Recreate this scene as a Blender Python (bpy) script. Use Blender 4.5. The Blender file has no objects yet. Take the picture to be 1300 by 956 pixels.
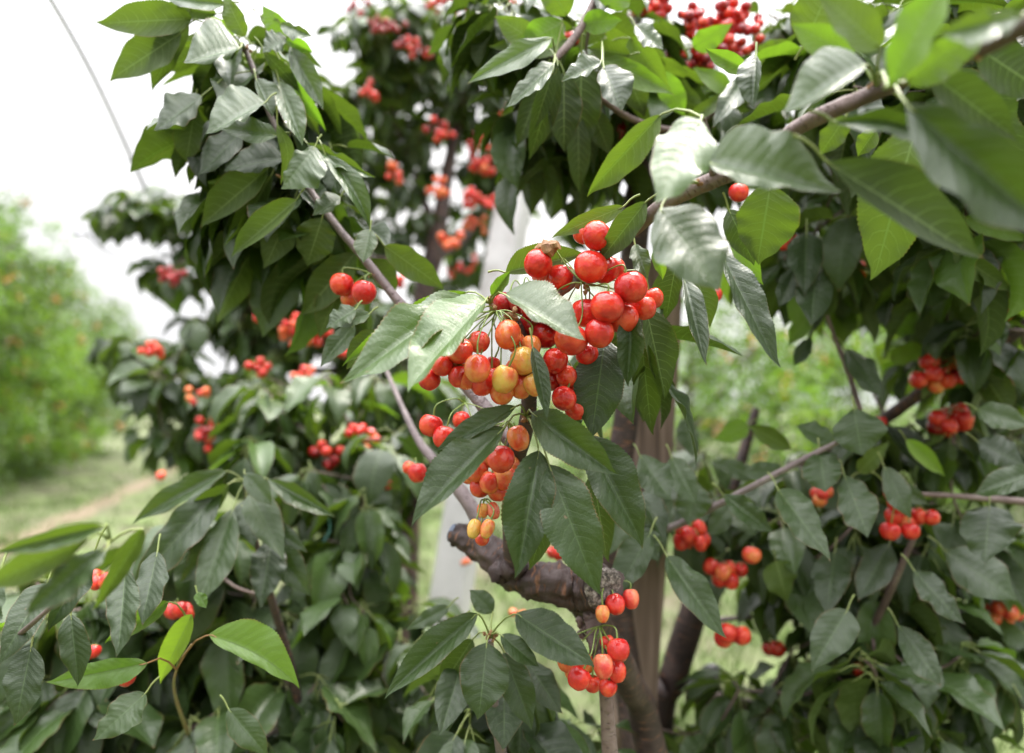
import bpy, math, random
import numpy as np
from mathutils import Vector, Matrix

SC = bpy.context.scene
# ------------------------------------------------------------------ camera, sky, sun, exposure
F, CX, CY, PITCH, EYE = 867.0, 650.0, 478.0, math.radians(2.4), 1.6
cam_d = bpy.data.cameras.new('camera'); cam = bpy.data.objects.new('camera', cam_d)
SC.collection.objects.link(cam); SC.camera = cam
cam.location = (0, 0, EYE); cam.rotation_euler = (math.radians(90) + PITCH, 0, 0)
cam_d.sensor_width = 36; cam_d.lens = F / 1300 * 36
cam_d.clip_start = 0.02; cam_d.clip_end = 2000
cam_d.dof.use_dof = True; cam_d.dof.focus_distance = 0.61; cam_d.dof.aperture_fstop = 2.5
cam_d.dof.aperture_blades = 0

SUN_EL, SUN_AZ = math.radians(62), math.radians(35)     # azimuth from +Y towards +X
wd = bpy.data.worlds.new('World'); SC.world = wd; wd.use_nodes = True
nt = wd.node_tree; nt.nodes.clear()
def wn(t, **k):
    n = nt.nodes.new(t)
    for a, b in k.items(): setattr(n, a, b)
    return n
sky = wn('ShaderNodeTexSky', sky_type='NISHITA'); sky.sun_disc = False
sky.sun_elevation = SUN_EL; sky.sun_rotation = SUN_AZ
tc = wn('ShaderNodeTexCoord'); mp = wn('ShaderNodeMapping'); mp.inputs['Scale'].default_value = (1, 1, 2.2)
no = wn('ShaderNodeTexNoise'); no.inputs['Scale'].default_value = 1.6; no.inputs['Detail'].default_value = 5
rp = wn('ShaderNodeValToRGB'); rp.color_ramp.elements[0].color = (18.5, 18.6, 20, 1); rp.color_ramp.elements[1].color = (27.5, 27, 26.6, 1)
rp.color_ramp.elements[0].position = .3; rp.color_ramp.elements[1].position = .7
mx = wn('ShaderNodeMix', data_type='RGBA'); mx.inputs[0].default_value = .93
bg = wn('ShaderNodeBackground'); bg.inputs[1].default_value = 0.1
wo = wn('ShaderNodeOutputWorld')
lk = nt.links.new
lk(tc.outputs['Generated'], mp.inputs[0]); lk(mp.outputs[0], no.inputs['Vector']); lk(no.outputs['Fac'], rp.inputs[0])
lk(sky.outputs[0], mx.inputs[6]); lk(rp.outputs[0], mx.inputs[7]); sxyz = wn('ShaderNodeSeparateXYZ'); lk(tc.outputs['Generated'], sxyz.inputs[0])
zp = wn('ShaderNodeMath', operation='MAXIMUM'); lk(sxyz.outputs[2], zp.inputs[0]); zp.inputs[1].default_value = 0
zq = wn('ShaderNodeMath', operation='POWER'); lk(zp.outputs[0], zq.inputs[0]); zq.inputs[1].default_value = 3.4
zr = wn('ShaderNodeMapRange'); lk(zq.outputs[0], zr.inputs[0])
for i_, v_ in ((1, 0.), (2, 1.), (3, .33), (4, 3.3)): zr.inputs[i_].default_value = v_
bgs = wn('ShaderNodeMath', operation='MULTIPLY'); lk(zr.outputs[0], bgs.inputs[0]); bgs.inputs[1].default_value = .1; lk(bgs.outputs[0], bg.inputs[1])
lk(mx.outputs[2], bg.inputs[0]); lk(bg.outputs[0], wo.inputs[0])

sd = bpy.data.lights.new('sun', 'SUN'); sd.energy = 2.6; sd.angle = math.radians(12); sd.color = (1, .94, .84)
sun = bpy.data.objects.new('sun', sd); SC.collection.objects.link(sun)
sv = Vector((math.sin(SUN_AZ) * math.cos(SUN_EL), math.cos(SUN_AZ) * math.cos(SUN_EL), math.sin(SUN_EL)))
sun.rotation_euler = sv.to_track_quat('Z', 'Y').to_euler()
vs = SC.view_settings; vs.view_transform = 'Standard'; vs.look = 'None'; vs.gamma = 1; vs.exposure = 0.74
vs.use_curve_mapping = False
SC.render.engine = 'CYCLES'; cy = SC.cycles
cy.max_bounces = 8; cy.diffuse_bounces = 3; cy.glossy_bounces = 2; cy.transmission_bounces = 5; cy.transparent_max_bounces = 6
cy.use_denoising = True; cy.sample_clamp_indirect = 8; cy.caustics_reflective = False; cy.caustics_refractive = False

rng = np.random.default_rng(7); random.seed(7)
COL = SC.collection
# ------------------------------------------------------------------ helpers
cp, sp = math.cos(PITCH), math.sin(PITCH)
CAMP = np.array([0, 0, EYE]); FW = np.array([0, cp, sp]); RT = np.array([1., 0, 0]); UP = np.array([0, -sp, cp])
def P(x, y, d): return CAMP + FW * d + RT * ((x - CX) / F * d) + UP * ((CY - y) / F * d)
def pix(p):
    q = np.asarray(p) - CAMP; d = q @ FW
    return CX + F * (q @ RT) / d, CY - F * (q @ UP) / d, d
def link(o, parent=None):
    COL.objects.link(o)
    if parent is not None: o.parent = parent
    return o
def tag(o, label=None, cat=None, group=None, kind=None):
    for k, v in (('label', label), ('category', cat), ('group', group), ('kind', kind)):
        if v: o[k] = v
    return o
def empty(name, loc=(0, 0, 0)):
    o = bpy.data.objects.new(name, None); o.location = tuple(loc); o.empty_display_size = .05
    return link(o)
def nunit(v): return v / (np.linalg.norm(v, axis=-1, keepdims=True) + 1e-12)

class MB:
    """collects vertices, faces, uvs, tones and material slots into one mesh"""
    def __init__(s): s.v = []; s.f = []; s.uv = []; s.t = []; s.m = []; s.n = 0
    def add(s, v, f, uv=None, tone=.4, mat=0):
        v = np.asarray(v, float); f = np.asarray(f, int)
        s.v.append(v); s.f.append(f + s.n); s.n += len(v)
        s.uv.append(np.zeros((len(v), 2)) if uv is None else np.asarray(uv, float))
        s.t.append(np.full(len(v), tone) if np.isscalar(tone) else np.asarray(tone))
        s.m.append(np.full(len(f), mat))
    def build(s, name, mats, parent=None, smooth=True, origin=None):
        v = np.concatenate(s.v); uv = np.concatenate(s.uv); t = np.concatenate(s.t)
        if origin is not None: v = v - np.asarray(origin)
        me = bpy.data.meshes.new(name)
        k = [f.shape[1] for f in s.f]
        loops = np.concatenate([f.ravel() for f in s.f]); tot = np.concatenate([np.full(len(f), f.shape[1]) for f in s.f])
        st = np.concatenate([[0], np.cumsum(tot)[:-1]])
        me.vertices.add(len(v)); me.vertices.foreach_set('co', v.ravel())
        me.loops.add(len(loops)); me.loops.foreach_set('vertex_index', loops.astype(np.int32))
        me.polygons.add(len(tot)); me.polygons.foreach_set('loop_start', st.astype(np.int32)); me.polygons.foreach_set('loop_total', tot.astype(np.int32))
        me.polygons.foreach_set('material_index', np.concatenate(s.m).astype(np.int32))
        me.polygons.foreach_set('use_smooth', np.full(len(tot), smooth))
        ul = me.uv_layers.new(name='UVMap'); ul.data.foreach_set('uv', uv[loops].ravel())
        at = me.attributes.new('tone', 'FLOAT', 'POINT'); at.data.foreach_set('value', t)
        for m in (mats if isinstance(mats, (list, tuple)) else [mats]): me.materials.append(m)
        me.update(calc_edges=True); me.validate()
        o = bpy.data.objects.new(name, me)
        if origin is not None: o.location = tuple(origin)
        return link(o, parent)

def grid_faces(nu, nv, wrap=False):
    a = np.arange(nu - 1)[:, None]; b = np.arange(nv if wrap else nv - 1)[None, :]
    i0 = a * nv + b; i1 = a * nv + (b + 1) % nv; i2 = (a + 1) * nv + (b + 1) % nv; i3 = (a + 1) * nv + b
    return np.stack([i0, i1, i2, i3], -1).reshape(-1, 4)

def spline(pts, n):
    pts = np.asarray(pts, float)
    if len(pts) == 2: t = np.linspace(0, 1, n)[:, None]; return pts[0] * (1 - t) + pts[1] * t
    p = np.vstack([2 * pts[0] - pts[1], pts, 2 * pts[-1] - pts[-2]])
    s = np.linspace(0, len(pts) - 1 - 1e-6, n); i = s.astype(int); t = (s - i)[:, None]
    p0, p1, p2, p3 = p[i], p[i + 1], p[i + 2], p[i + 3]
    return .5 * ((2 * p1) + (-p0 + p2) * t + (2 * p0 - 5 * p1 + 4 * p2 - p3) * t * t + (-p0 + 3 * p1 - 3 * p2 + p3) * t ** 3)

def tube(mb, pts, rad, seg=None, sides=10, rough=0., mat=0, tone=.4, cap=True):
    """pts (k,3), rad (k,)"""
    k = len(pts); n = seg or max(2, (k - 1) * 6 + 1)
    c = spline(np.hstack([np.asarray(pts, float), np.asarray(rad, float)[:, None]]), n); r = np.maximum(c[:, 3], 1e-5); c = c[:, :3]
    tg = nunit(np.gradient(c, axis=0)); ref = np.array([.13, .2, .97]) if abs(tg[0][2]) < .9 else np.array([1., .1, 0])
    a = nunit(np.cross(tg, ref)); b = np.cross(tg, a)
    th = np.linspace(0, 2 * np.pi, sides + 1)
    R = r[:, None] * np.ones(sides + 1)[None]
    if rough:
        ns = rng.normal(size=(n, sides)); ns = (ns + np.roll(ns, 1, 1) + np.roll(ns, 1, 0) + np.roll(ns, -1, 1) + np.roll(ns, -1, 0)) / 5
        ns = np.hstack([ns, ns[:, :1]]); R = R * (1 + rough * ns)
    v = c[:, None] + R[..., None] * (np.cos(th)[None, :, None] * a[:, None] + np.sin(th)[None, :, None] * b[:, None])
    ln = np.concatenate([[0], np.cumsum(np.linalg.norm(np.diff(c, axis=0), axis=1))])
    uv = np.stack([np.broadcast_to(th / (2 * np.pi), (n, sides + 1)), np.broadcast_to(ln[:, None], (n, sides + 1))], -1)
    mb.add(v.reshape(-1, 3), grid_faces(n, sides + 1)[:, ::-1], uv.reshape(-1, 2), tone, mat)
    if cap:
        for e in (0, n - 1):
            ring = v[e][:-1]; m = ring.mean(0)
            vv = np.vstack([ring, m]); ff = [[i, (i + 1) % sides, sides] if e else [(i + 1) % sides, i, sides] for i in range(sides)]
            mb.add(vv, ff, np.zeros((len(vv), 2)), tone, mat)
    return c

# ------------------------------------------------------------------ materials
def mat(name):
    m = bpy.data.materials.new(name); m.use_nodes = True; t = m.node_tree; t.nodes.clear()
    return m, t
class N:
    """small node-graph helper"""
    def __init__(s, t): s.t = t
    def node(s, ty, **k):
        n = s.t.nodes.new(ty)
        for a, b in k.items(): setattr(n, a, b)
        return n
    def set(s, sock, v):
        if hasattr(v, 'links') or isinstance(v, bpy.types.NodeSocket): s.t.links.new(v, sock)
        else: sock.default_value = v
    def m(s, op, a, b=0., c=None, clamp=False):
        n = s.node('ShaderNodeMath', operation=op, use_clamp=clamp); s.set(n.inputs[0], a); s.set(n.inputs[1], b)
        if c is not None: s.set(n.inputs[2], c)
        return n.outputs[0]
    def mix(s, f, a, b, blend='MIX'):
        n = s.node('ShaderNodeMix', data_type='RGBA', blend_type=blend, clamp_factor=True); s.set(n.inputs[0], f); s.set(n.inputs[6], a); s.set(n.inputs[7], b)
        return n.outputs[2]
    def ramp(s, f, stops):
        n = s.node('ShaderNodeValToRGB'); s.set(n.inputs[0], f); e = n.color_ramp.elements
        while len(e) < len(stops): e.new(.5)
        for q, (p, c) in zip(e, stops): q.position = p; q.color = (*c, 1) if len(c) == 3 else c
        return n.outputs[0]
    def noise(s, vec, scale, det=3, rough=.5):
        n = s.node('ShaderNodeTexNoise'); n.inputs['Scale'].default_value = scale; n.inputs['Detail'].default_value = det; n.inputs['Roughness'].default_value = rough
        if vec is not None: s.set(n.inputs['Vector'], vec)
        return n.outputs['Fac']
    def step(s, x, lo, hi):
        n = s.node('ShaderNodeMapRange', interpolation_type='SMOOTHSTEP'); s.set(n.inputs[0], x); n.inputs[1].default_value = lo; n.inputs[2].default_value = hi
        return n.outputs[0]

def leaf_material(name, detail=True, bias=0.):
    m, t = mat(name); g = N(t)
    tone = g.node('ShaderNodeAttribute', attribute_name='tone').outputs['Fac']
    uvn = g.node('ShaderNodeUVMap'); sx = g.node('ShaderNodeSeparateXYZ'); t.links.new(uvn.outputs[0], sx.inputs[0])
    geo = g.node('ShaderNodeNewGeometry'); back = geo.outputs['Backfacing']
    obj = g.node('ShaderNodeTexCoord').outputs['Object']
    big = g.noise(geo.outputs['Position'], 28, 2); 
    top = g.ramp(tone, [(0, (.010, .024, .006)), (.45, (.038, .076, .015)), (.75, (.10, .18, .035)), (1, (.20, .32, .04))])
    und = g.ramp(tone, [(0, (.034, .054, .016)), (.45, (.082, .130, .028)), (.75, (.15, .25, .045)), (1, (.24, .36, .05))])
    tra = g.ramp(tone, [(0, (.020, .044, .004)), (.45, (.135, .22, .014)), (.75, (.22, .46, .02)), (1, (.42, .66, .03))])  # lowest stop very dark: shade under the leaves put into the colour
    top = g.mix(g.m('MULTIPLY', big, .45), top, (.052, .078, .032, 1))
    if detail:
        u = g.m('ABSOLUTE', g.m('MULTIPLY_ADD', sx.outputs[0], 2., -1.)); v = sx.outputs[1]
        wob = g.m('MULTIPLY', g.noise(uvn.outputs[0], 5, 1), .05)
        ph = g.m('MULTIPLY', g.m('ADD', g.m('SUBTRACT', v, g.m('MULTIPLY', g.m('POWER', u, 1.25), .17)), wob), 10.5)
        fr = g.m('ABSOLUTE', g.m('SUBTRACT', g.m('FRACT', ph), .5))          # .5 at vein
        vein = g.step(fr, .44, .495)
        vein = g.m('MULTIPLY', vein, g.m('SUBTRACT', 1., g.m('MULTIPLY', u, .75)))
        mid = g.m('SUBTRACT', 1., g.step(u, .012, .055))
        allv = g.m('MAXIMUM', vein, mid)
        cv = g.node('ShaderNodeMapping'); cv.inputs['Scale'].default_value = (9, 22, 1); t.links.new(uvn.outputs[0], cv.inputs[0])
        vo = g.node('ShaderNodeTexVoronoi', feature='DISTANCE_TO_EDGE'); vo.inputs['Scale'].default_value = 2.6; t.links.new(cv.outputs[0], vo.inputs['Vector'])
        cell = g.m('SUBTRACT', 1., g.step(vo.outputs['Distance'], 0., .12))
        top = g.mix(g.m('MULTIPLY', allv, .30), top, (.15, .23, .085, 1))
        top = g.mix(g.m('MULTIPLY', cell, .12), top, (.12, .19, .07, 1))
        und = g.mix(g.m('MULTIPLY', allv, .65), und, (.27, .36, .14, 1))
        tra = g.mix(g.m('MULTIPLY', allv, .6), tra, (.05, .12, .01, 1))
        # blemishes: sparse small brown spots
        sp_ = g.step(g.noise(obj, 90, 2, .6), .74, .78)
        top = g.mix(sp_, top, (.16, .12, .06, 1))
        rim = g.m('MULTIPLY', g.step(g.m('MAXIMUM', u, v), .955, .995), g.step(g.noise(geo.outputs['Position'], 16, 2), .46, .60))
        top = g.mix(g.m('MULTIPLY', rim, .8), top, (.20, .10, .04, 1)); und = g.mix(g.m('MULTIPLY', rim, .8), und, (.22, .11, .05, 1))
        dust = g.step(g.noise(geo.outputs['Position'], 420, 2, .7), .62, .75)
        top = g.mix(g.m('MULTIPLY', dust, .18), top, (.25, .27, .2, 1))
        quilt = g.m('SINE', g.m('MULTIPLY', fr, 3.1416))                      # 0 mid-way ... 1 at vein
        h = g.m('ADD', g.m('MULTIPLY', quilt, -.6), g.m('MULTIPLY', allv, -.5))
        h = g.m('ADD', h, g.m('MULTIPLY', cell, -.22))
        h = g.m('ADD', h, g.m('MULTIPLY', g.noise(obj, 140, 2), .5))
        bp = g.node('ShaderNodeBump'); bp.inputs['Strength'].default_value = .6; bp.inputs['Distance'].default_value = .00055; t.links.new(h, bp.inputs['Height'])
        nrm = bp.outputs[0]
    base = g.mix(back, top, und)
    pr = g.node('ShaderNodeBsdfPrincipled'); t.links.new(base, pr.inputs['Base Color'])
    ro = g.m('ADD', g.m('MULTIPLY', back, .2), g.m('MULTIPLY_ADD', g.noise(geo.outputs['Position'], 60, 2), .16, .24))
    t.links.new(ro, pr.inputs['Roughness']); pr.inputs['IOR'].default_value = 1.5
    pr.inputs['Specular IOR Level'].default_value = .52 if detail else .2
    tr = g.node('ShaderNodeBsdfTranslucent'); t.links.new(tra, tr.inputs[0])
    if detail: t.links.new(nrm, pr.inputs['Normal'])
    ms = g.node('ShaderNodeMixShader'); ms.inputs[0].default_value = .30
    t.links.new(pr.outputs[0], ms.inputs[1]); t.links.new(tr.outputs[0], ms.inputs[2])
    o = g.node('ShaderNodeOutputMaterial'); t.links.new(ms.outputs[0], o.inputs[0])
    return m
LEAF = leaf_material('cherry_leaf'); LEAF_FAR = leaf_material('cherry_leaf_plain', False)

def simple(name, stops, scale=6, rough=.6, bump=0., bscale=40, spec=.5, coords='Object', det=4, dist=.002):
    m, t = mat(name); g = N(t); co = g.node('ShaderNodeTexCoord').outputs[coords]
    c = g.ramp(g.noise(co, scale, det, .6), stops)
    pr = g.node('ShaderNodeBsdfPrincipled'); t.links.new(c, pr.inputs['Base Color']); pr.inputs['Roughness'].default_value = rough
    pr.inputs['Specular IOR Level'].default_value = spec
    if bump:
        b = g.node('ShaderNodeBump'); b.inputs['Strength'].default_value = bump; b.inputs['Distance'].default_value = dist
        t.links.new(g.noise(co, bscale, 4), b.inputs['Height']); t.links.new(b.outputs[0], pr.inputs['Normal'])
    o = g.node('ShaderNodeOutputMaterial'); t.links.new(pr.outputs[0], o.inputs[0])
    return m
PETIOLE = simple('petiole_green', [(.3, (.16, .22, .05)), (.7, (.22, .25, .08))], 40, .5)
PETIOLE_RED = simple('petiole_red', [(.3, (.22, .09, .04)), (.7, (.28, .16, .06))], 40, .5)
STEM = simple('cherry_stem_green', [(.3, (.12, .19, .035)), (.7, (.2, .27, .06))], 60, .45)
BUD = simple('bud_scale', [(.3, (.16, .07, .03)), (.7, (.33, .19, .08))], 120, .7, .5, 300)

def bark(name, c0, c1, c2, ring=(.30, .16, .08)):
    m, t = mat(name); g = N(t); uv = g.node('ShaderNodeUVMap').outputs[0]; co = g.node('ShaderNodeTexCoord').outputs['Object']
    base = g.ramp(g.noise(co, 22, 5, .65), [(.28, c0), (.52, c1), (.75, c2)])
    mp = g.node('ShaderNodeMapping'); mp.inputs['Scale'].default_value = (5, 230, 1); t.links.new(uv, mp.inputs[0])
    le = g.noise(mp.outputs[0], 1., 3, .5); lm = g.step(le, .57, .66)
    base = g.mix(g.m('MULTIPLY', lm, .55), base, (*ring, 1))
    mp2 = g.node('ShaderNodeMapping'); mp2.inputs['Scale'].default_value = (3, 420, 1); t.links.new(uv, mp2.inputs[0])
    fine = g.noise(mp2.outputs[0], 1, 2)
    h = g.m('ADD', g.m('MULTIPLY', lm, .8), g.m('ADD', g.m('MULTIPLY', fine, .5), g.noise(co, 120, 4)))
    b = g.node('ShaderNodeBump'); b.inputs['Strength'].default_value = .9; b.inputs['Distance'].default_value = .0016; t.links.new(h, b.inputs['Height'])
    pr = g.node('ShaderNodeBsdfPrincipled'); t.links.new(base, pr.inputs['Base Color']); pr.inputs['Roughness'].default_value = .62; t.links.new(b.outputs[0], pr.inputs['Normal'])
    o = g.node('ShaderNodeOutputMaterial'); t.links.new(pr.outputs[0], o.inputs[0]); return m
BARK = bark('cherry_bark', (.022, .013, .012), (.050, .030, .027), (.10, .068, .060), (.30, .13, .06))
TWIG = bark('cherry_twig', (.08, .05, .045), (.14, .095, .085), (.24, .19, .17), (.08, .05, .04))
TWIG_P = bark('grey_twig', (.10, .075, .075), (.17, .13, .13), (.27, .22, .22), (.10, .07, .07))

def cut_material():
    m, t = mat('cut_wood'); g = N(t); co = g.node('ShaderNodeTexCoord').outputs['Object']
    vo = g.node('ShaderNodeTexVoronoi'); vo.inputs['Scale'].default_value = 300; t.links.new(co, vo.inputs['Vector'])
    c = g.ramp(g.noise(co, 210, 4, .7), [(.40, (.03, .025, .022)), (.52, (.14, .115, .10)), (.64, (.33, .29, .26))])
    pr = g.node('ShaderNodeBsdfPrincipled'); t.links.new(c, pr.inputs['Base Color']); pr.inputs['Roughness'].default_value = .9
    b = g.node('ShaderNodeBump'); b.inputs['Strength'].default_value = 1; b.inputs['Distance'].default_value = .002
    t.links.new(g.noise(co, 330, 3, .7), b.inputs['Height']); t.links.new(b.outputs[0], pr.inputs['Normal'])
    o = g.node('ShaderNodeOutputMaterial'); t.links.new(pr.outputs[0], o.inputs[0]); return m
CUT = cut_material()

def cherry_material(name, a, b, c, spread=(.35, .5, .65)):
    """a -> b -> c over the blush field of one fruit"""
    m, t = mat(name); g = N(t); tcn = g.node('ShaderNodeTexCoord'); co = tcn.outputs['Object']
    rnd = g.node('ShaderNodeObjectInfo').outputs['Random']
    off = g.node('ShaderNodeVectorMath', operation='ADD'); t.links.new(co, off.inputs[0])
    cmb = g.node('ShaderNodeCombineXYZ'); g.set(cmb.inputs[0], g.m('MULTIPLY', rnd, 50.)); g.set(cmb.inputs[1], g.m('MULTIPLY', rnd, 31.)); t.links.new(cmb.outputs[0], off.inputs[1])
    s = g.node('ShaderNodeSeparateXYZ'); t.links.new(co, s.inputs[0])
    f = g.m('ADD', g.noise(off.outputs[0], .9, 2), g.m('MULTIPLY', s.outputs[0], .10))
    f = g.m('ADD', f, g.m('MULTIPLY', g.m('SUBTRACT', rnd, .5), .14))
    f = g.m('ADD', f, g.m('MULTIPLY', g.m('SUBTRACT', g.noise(off.outputs[0], 9, 3, .6), .5), .16))
    col = g.ramp(f, [(spread[0], a), (spread[1], b), (spread[2], c)])
    vo = g.node('ShaderNodeTexVoronoi'); vo.inputs['Scale'].default_value = 9; t.links.new(off.outputs[0], vo.inputs['Vector'])
    col = g.mix(g.m('MULTIPLY', g.m('SUBTRACT', 1., g.step(vo.outputs['Distance'], .04, .11)), .12), col, (.85, .42, .22, 1))
    pr = g.node('ShaderNodeBsdfPrincipled'); t.links.new(col, pr.inputs['Base Color'])
    pr.inputs['Roughness'].default_value = .10; pr.inputs['IOR'].default_value = 1.5
    pr.inputs['Subsurface Weight'].default_value = .4; pr.inputs['Subsurface Radius'].default_value = (1, .35, .15); pr.inputs['Subsurface Scale'].default_value = .006
    bb = g.node('ShaderNodeBump'); bb.inputs['Strength'].default_value = .12; bb.inputs['Distance'].default_value = .02
    t.links.new(g.noise(off.outputs[0], 2.2, 3), bb.inputs['Height']); t.links.new(bb.outputs[0], pr.inputs['Normal'])
    o = g.node('ShaderNodeOutputMaterial'); t.links.new(pr.outputs[0], o.inputs[0]); return m
CM = {
 'r': cherry_material('cherry_skin_red', (.68, .075, .032), (.60, .030, .020), (.46, .016, .014)),
 'd': cherry_material('cherry_skin_dark_red', (.42, .012, .012), (.28, .008, .010), (.20, .006, .01)),
 'o': cherry_material('cherry_skin_orange', (.72, .24, .07), (.70, .13, .05), (.62, .05, .03)),
 'p': cherry_material('cherry_skin_pink', (.70, .20, .10), (.66, .09, .06), (.55, .035, .03)),
 'y': cherry_material('cherry_skin_yellow', (.66, .42, .10), (.68, .31, .08), (.66, .13, .05)),
}
def cherry_mesh(key):
    nu, nv = 22, 28
    th = np.linspace(0, np.pi, nu)[:, None]; ph = np.linspace(0, 2 * np.pi, nv, endpoint=False)[None]
    r = np.ones((nu, nv))
    r = r * (1 - .30 * np.exp(-(th / .42) ** 2) - .07 * np.exp(-((np.pi - th) / .35) ** 2))
    r = r * (1 - .045 * np.exp(-(np.angle(np.exp(1j * (ph - 1.2))) / .22) ** 2) * np.sin(th) ** .6)
    sh = 1 + .05 * np.cos(th)
    x = r * np.sin(th) * np.cos(ph) * sh; y = r * np.sin(th) * np.sin(ph) * sh * .96; z = r * np.cos(th) * .98
    mb = MB(); v = np.stack([x, y, z], -1).reshape(-1, 3)
    mb.add(v, grid_faces(nu, nv, True)); o = mb.build('cherry', CM[key]); me = o.data
    bpy.data.objects.remove(o); return me
CMESH = {k: cherry_mesh(k) for k in CM}

# ------------------------------------------------------------------ leaves
_T = np.array([0, .04, .10, .2, .32, .44, .56, .68, .78, .86, .92, .965, 1.])
_S = np.array([.03, .30, .57, .83, .98, 1., .94, .78, .56, .34, .17, .075, .0])
def shape(t, k=0.): return np.interp(np.clip(t, 0, 1) ** (1 + k), _T, _S)
LID = 0
class Tree:
    def __init__(s, root): s.root = root; s.leaves = []; s.twigs = []
    def finish(s, cap=100):
        s.leaves.sort(key=lambda l: -l['px'])
        for l in s.leaves[:cap]:
            mb = MB(); emit_leaf(mb, l); mb.build('leaf', [LEAF, l.get('pm', PETIOLE)], s.root)
        rest = s.leaves[cap:]
        if rest:
            mb = MB()
            for l in rest: emit_leaf(mb, l)
            tag(mb.build('foliage', [LEAF, PETIOLE], s.root), kind='stuff')
        s.twigs.sort(key=lambda q: -q[2])
        for pts, rad, px in s.twigs[:95]:
            mb = MB(); tube(mb, pts, rad, sides=8, rough=.12); mb.build('twig', TWIG, s.root)
        if s.twigs[95:]:
            mb = MB()
            for pts, rad, px in s.twigs[95:]: tube(mb, pts, rad, sides=5)
            tag(mb.build('twigs', TWIG, s.root), kind='stuff')

def emit_leaf(mb, l):
    mid, ER, EL, nr, tone, M, pts = l['mid'], l['ER'], l['EL'], l['nr'], l['tone'], l['M'], l['pet']
    n = len(mid); t = np.linspace(0, 1, n)
    a = np.linspace(-1, 1, 2 * M + 1)
    hw = .5 * (np.linalg.norm(ER, axis=1) + np.linalg.norm(EL, axis=1))
    r = np.random.default_rng(l['seed'])
    mg = 1 + .05 * np.sin(r.uniform(5, 9) * t + r.uniform(0, 6)) + .03 * np.sin(r.uniform(14, 22) * t + r.uniform(0, 6))
    ER = ER * mg[:, None]; EL = EL * (2 - mg)[:, None]
    if len(mid) < 50: tt = np.clip(t, 0, 1) ** r.uniform(.75, 1.3); q = (shape(tt) + .02) / (shape(t) + .02); q = np.clip(q, .6, 1.5)[:, None]; ER = ER * q; EL = EL * q
    e = np.where(a[None, :, None] >= 0, ER[:, None], EL[:, None]) * np.abs(a)[None, :, None]; f1, f2 = r.uniform(9, 17, 2); p1, p2, p3 = r.uniform(0, 6.28, 3)
    sg = np.sign(a)[None]; A = np.abs(a)[None]
    z = l['sag'] * (A - A ** 2) * 1.1 + l['wav'] * (A ** 2) * (np.sin(f1 * t[:, None] + p1 + sg * p3) * .6 + .4 * np.sin(f2 * 1.9 * t[:, None] + p2 - sg))
    # raised blade between the side veins, as real relief
    if n > 26:
        ph = 10.5 * (t[:, None] - .17 * A ** 1.25)
        z = z + .009 * np.abs(np.sin(np.pi * ph)) * np.minimum(A * 4, 1) * (1 - .5 * A)
    v = mid[:, None] + e + nr[:, None] * (z * hw[:, None])[..., None]
    uv = np.stack([np.broadcast_to(a[None] * .5 + .5, (n, len(a))), np.broadcast_to(t[:, None], (n, len(a)))], -1)
    mb.add(v.reshape(-1, 3), grid_faces(n, len(a)), uv.reshape(-1, 2), tone, 0)
    if pts is not None: tube(mb, pts, l['pr'], sides=6, seg=6, mat=1, cap=False)

TEETH = 34
def saw(t): 
    f = (t * TEETH) % 1.; return np.where(f < .72, f / .72, (1 - f) / .28)

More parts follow.
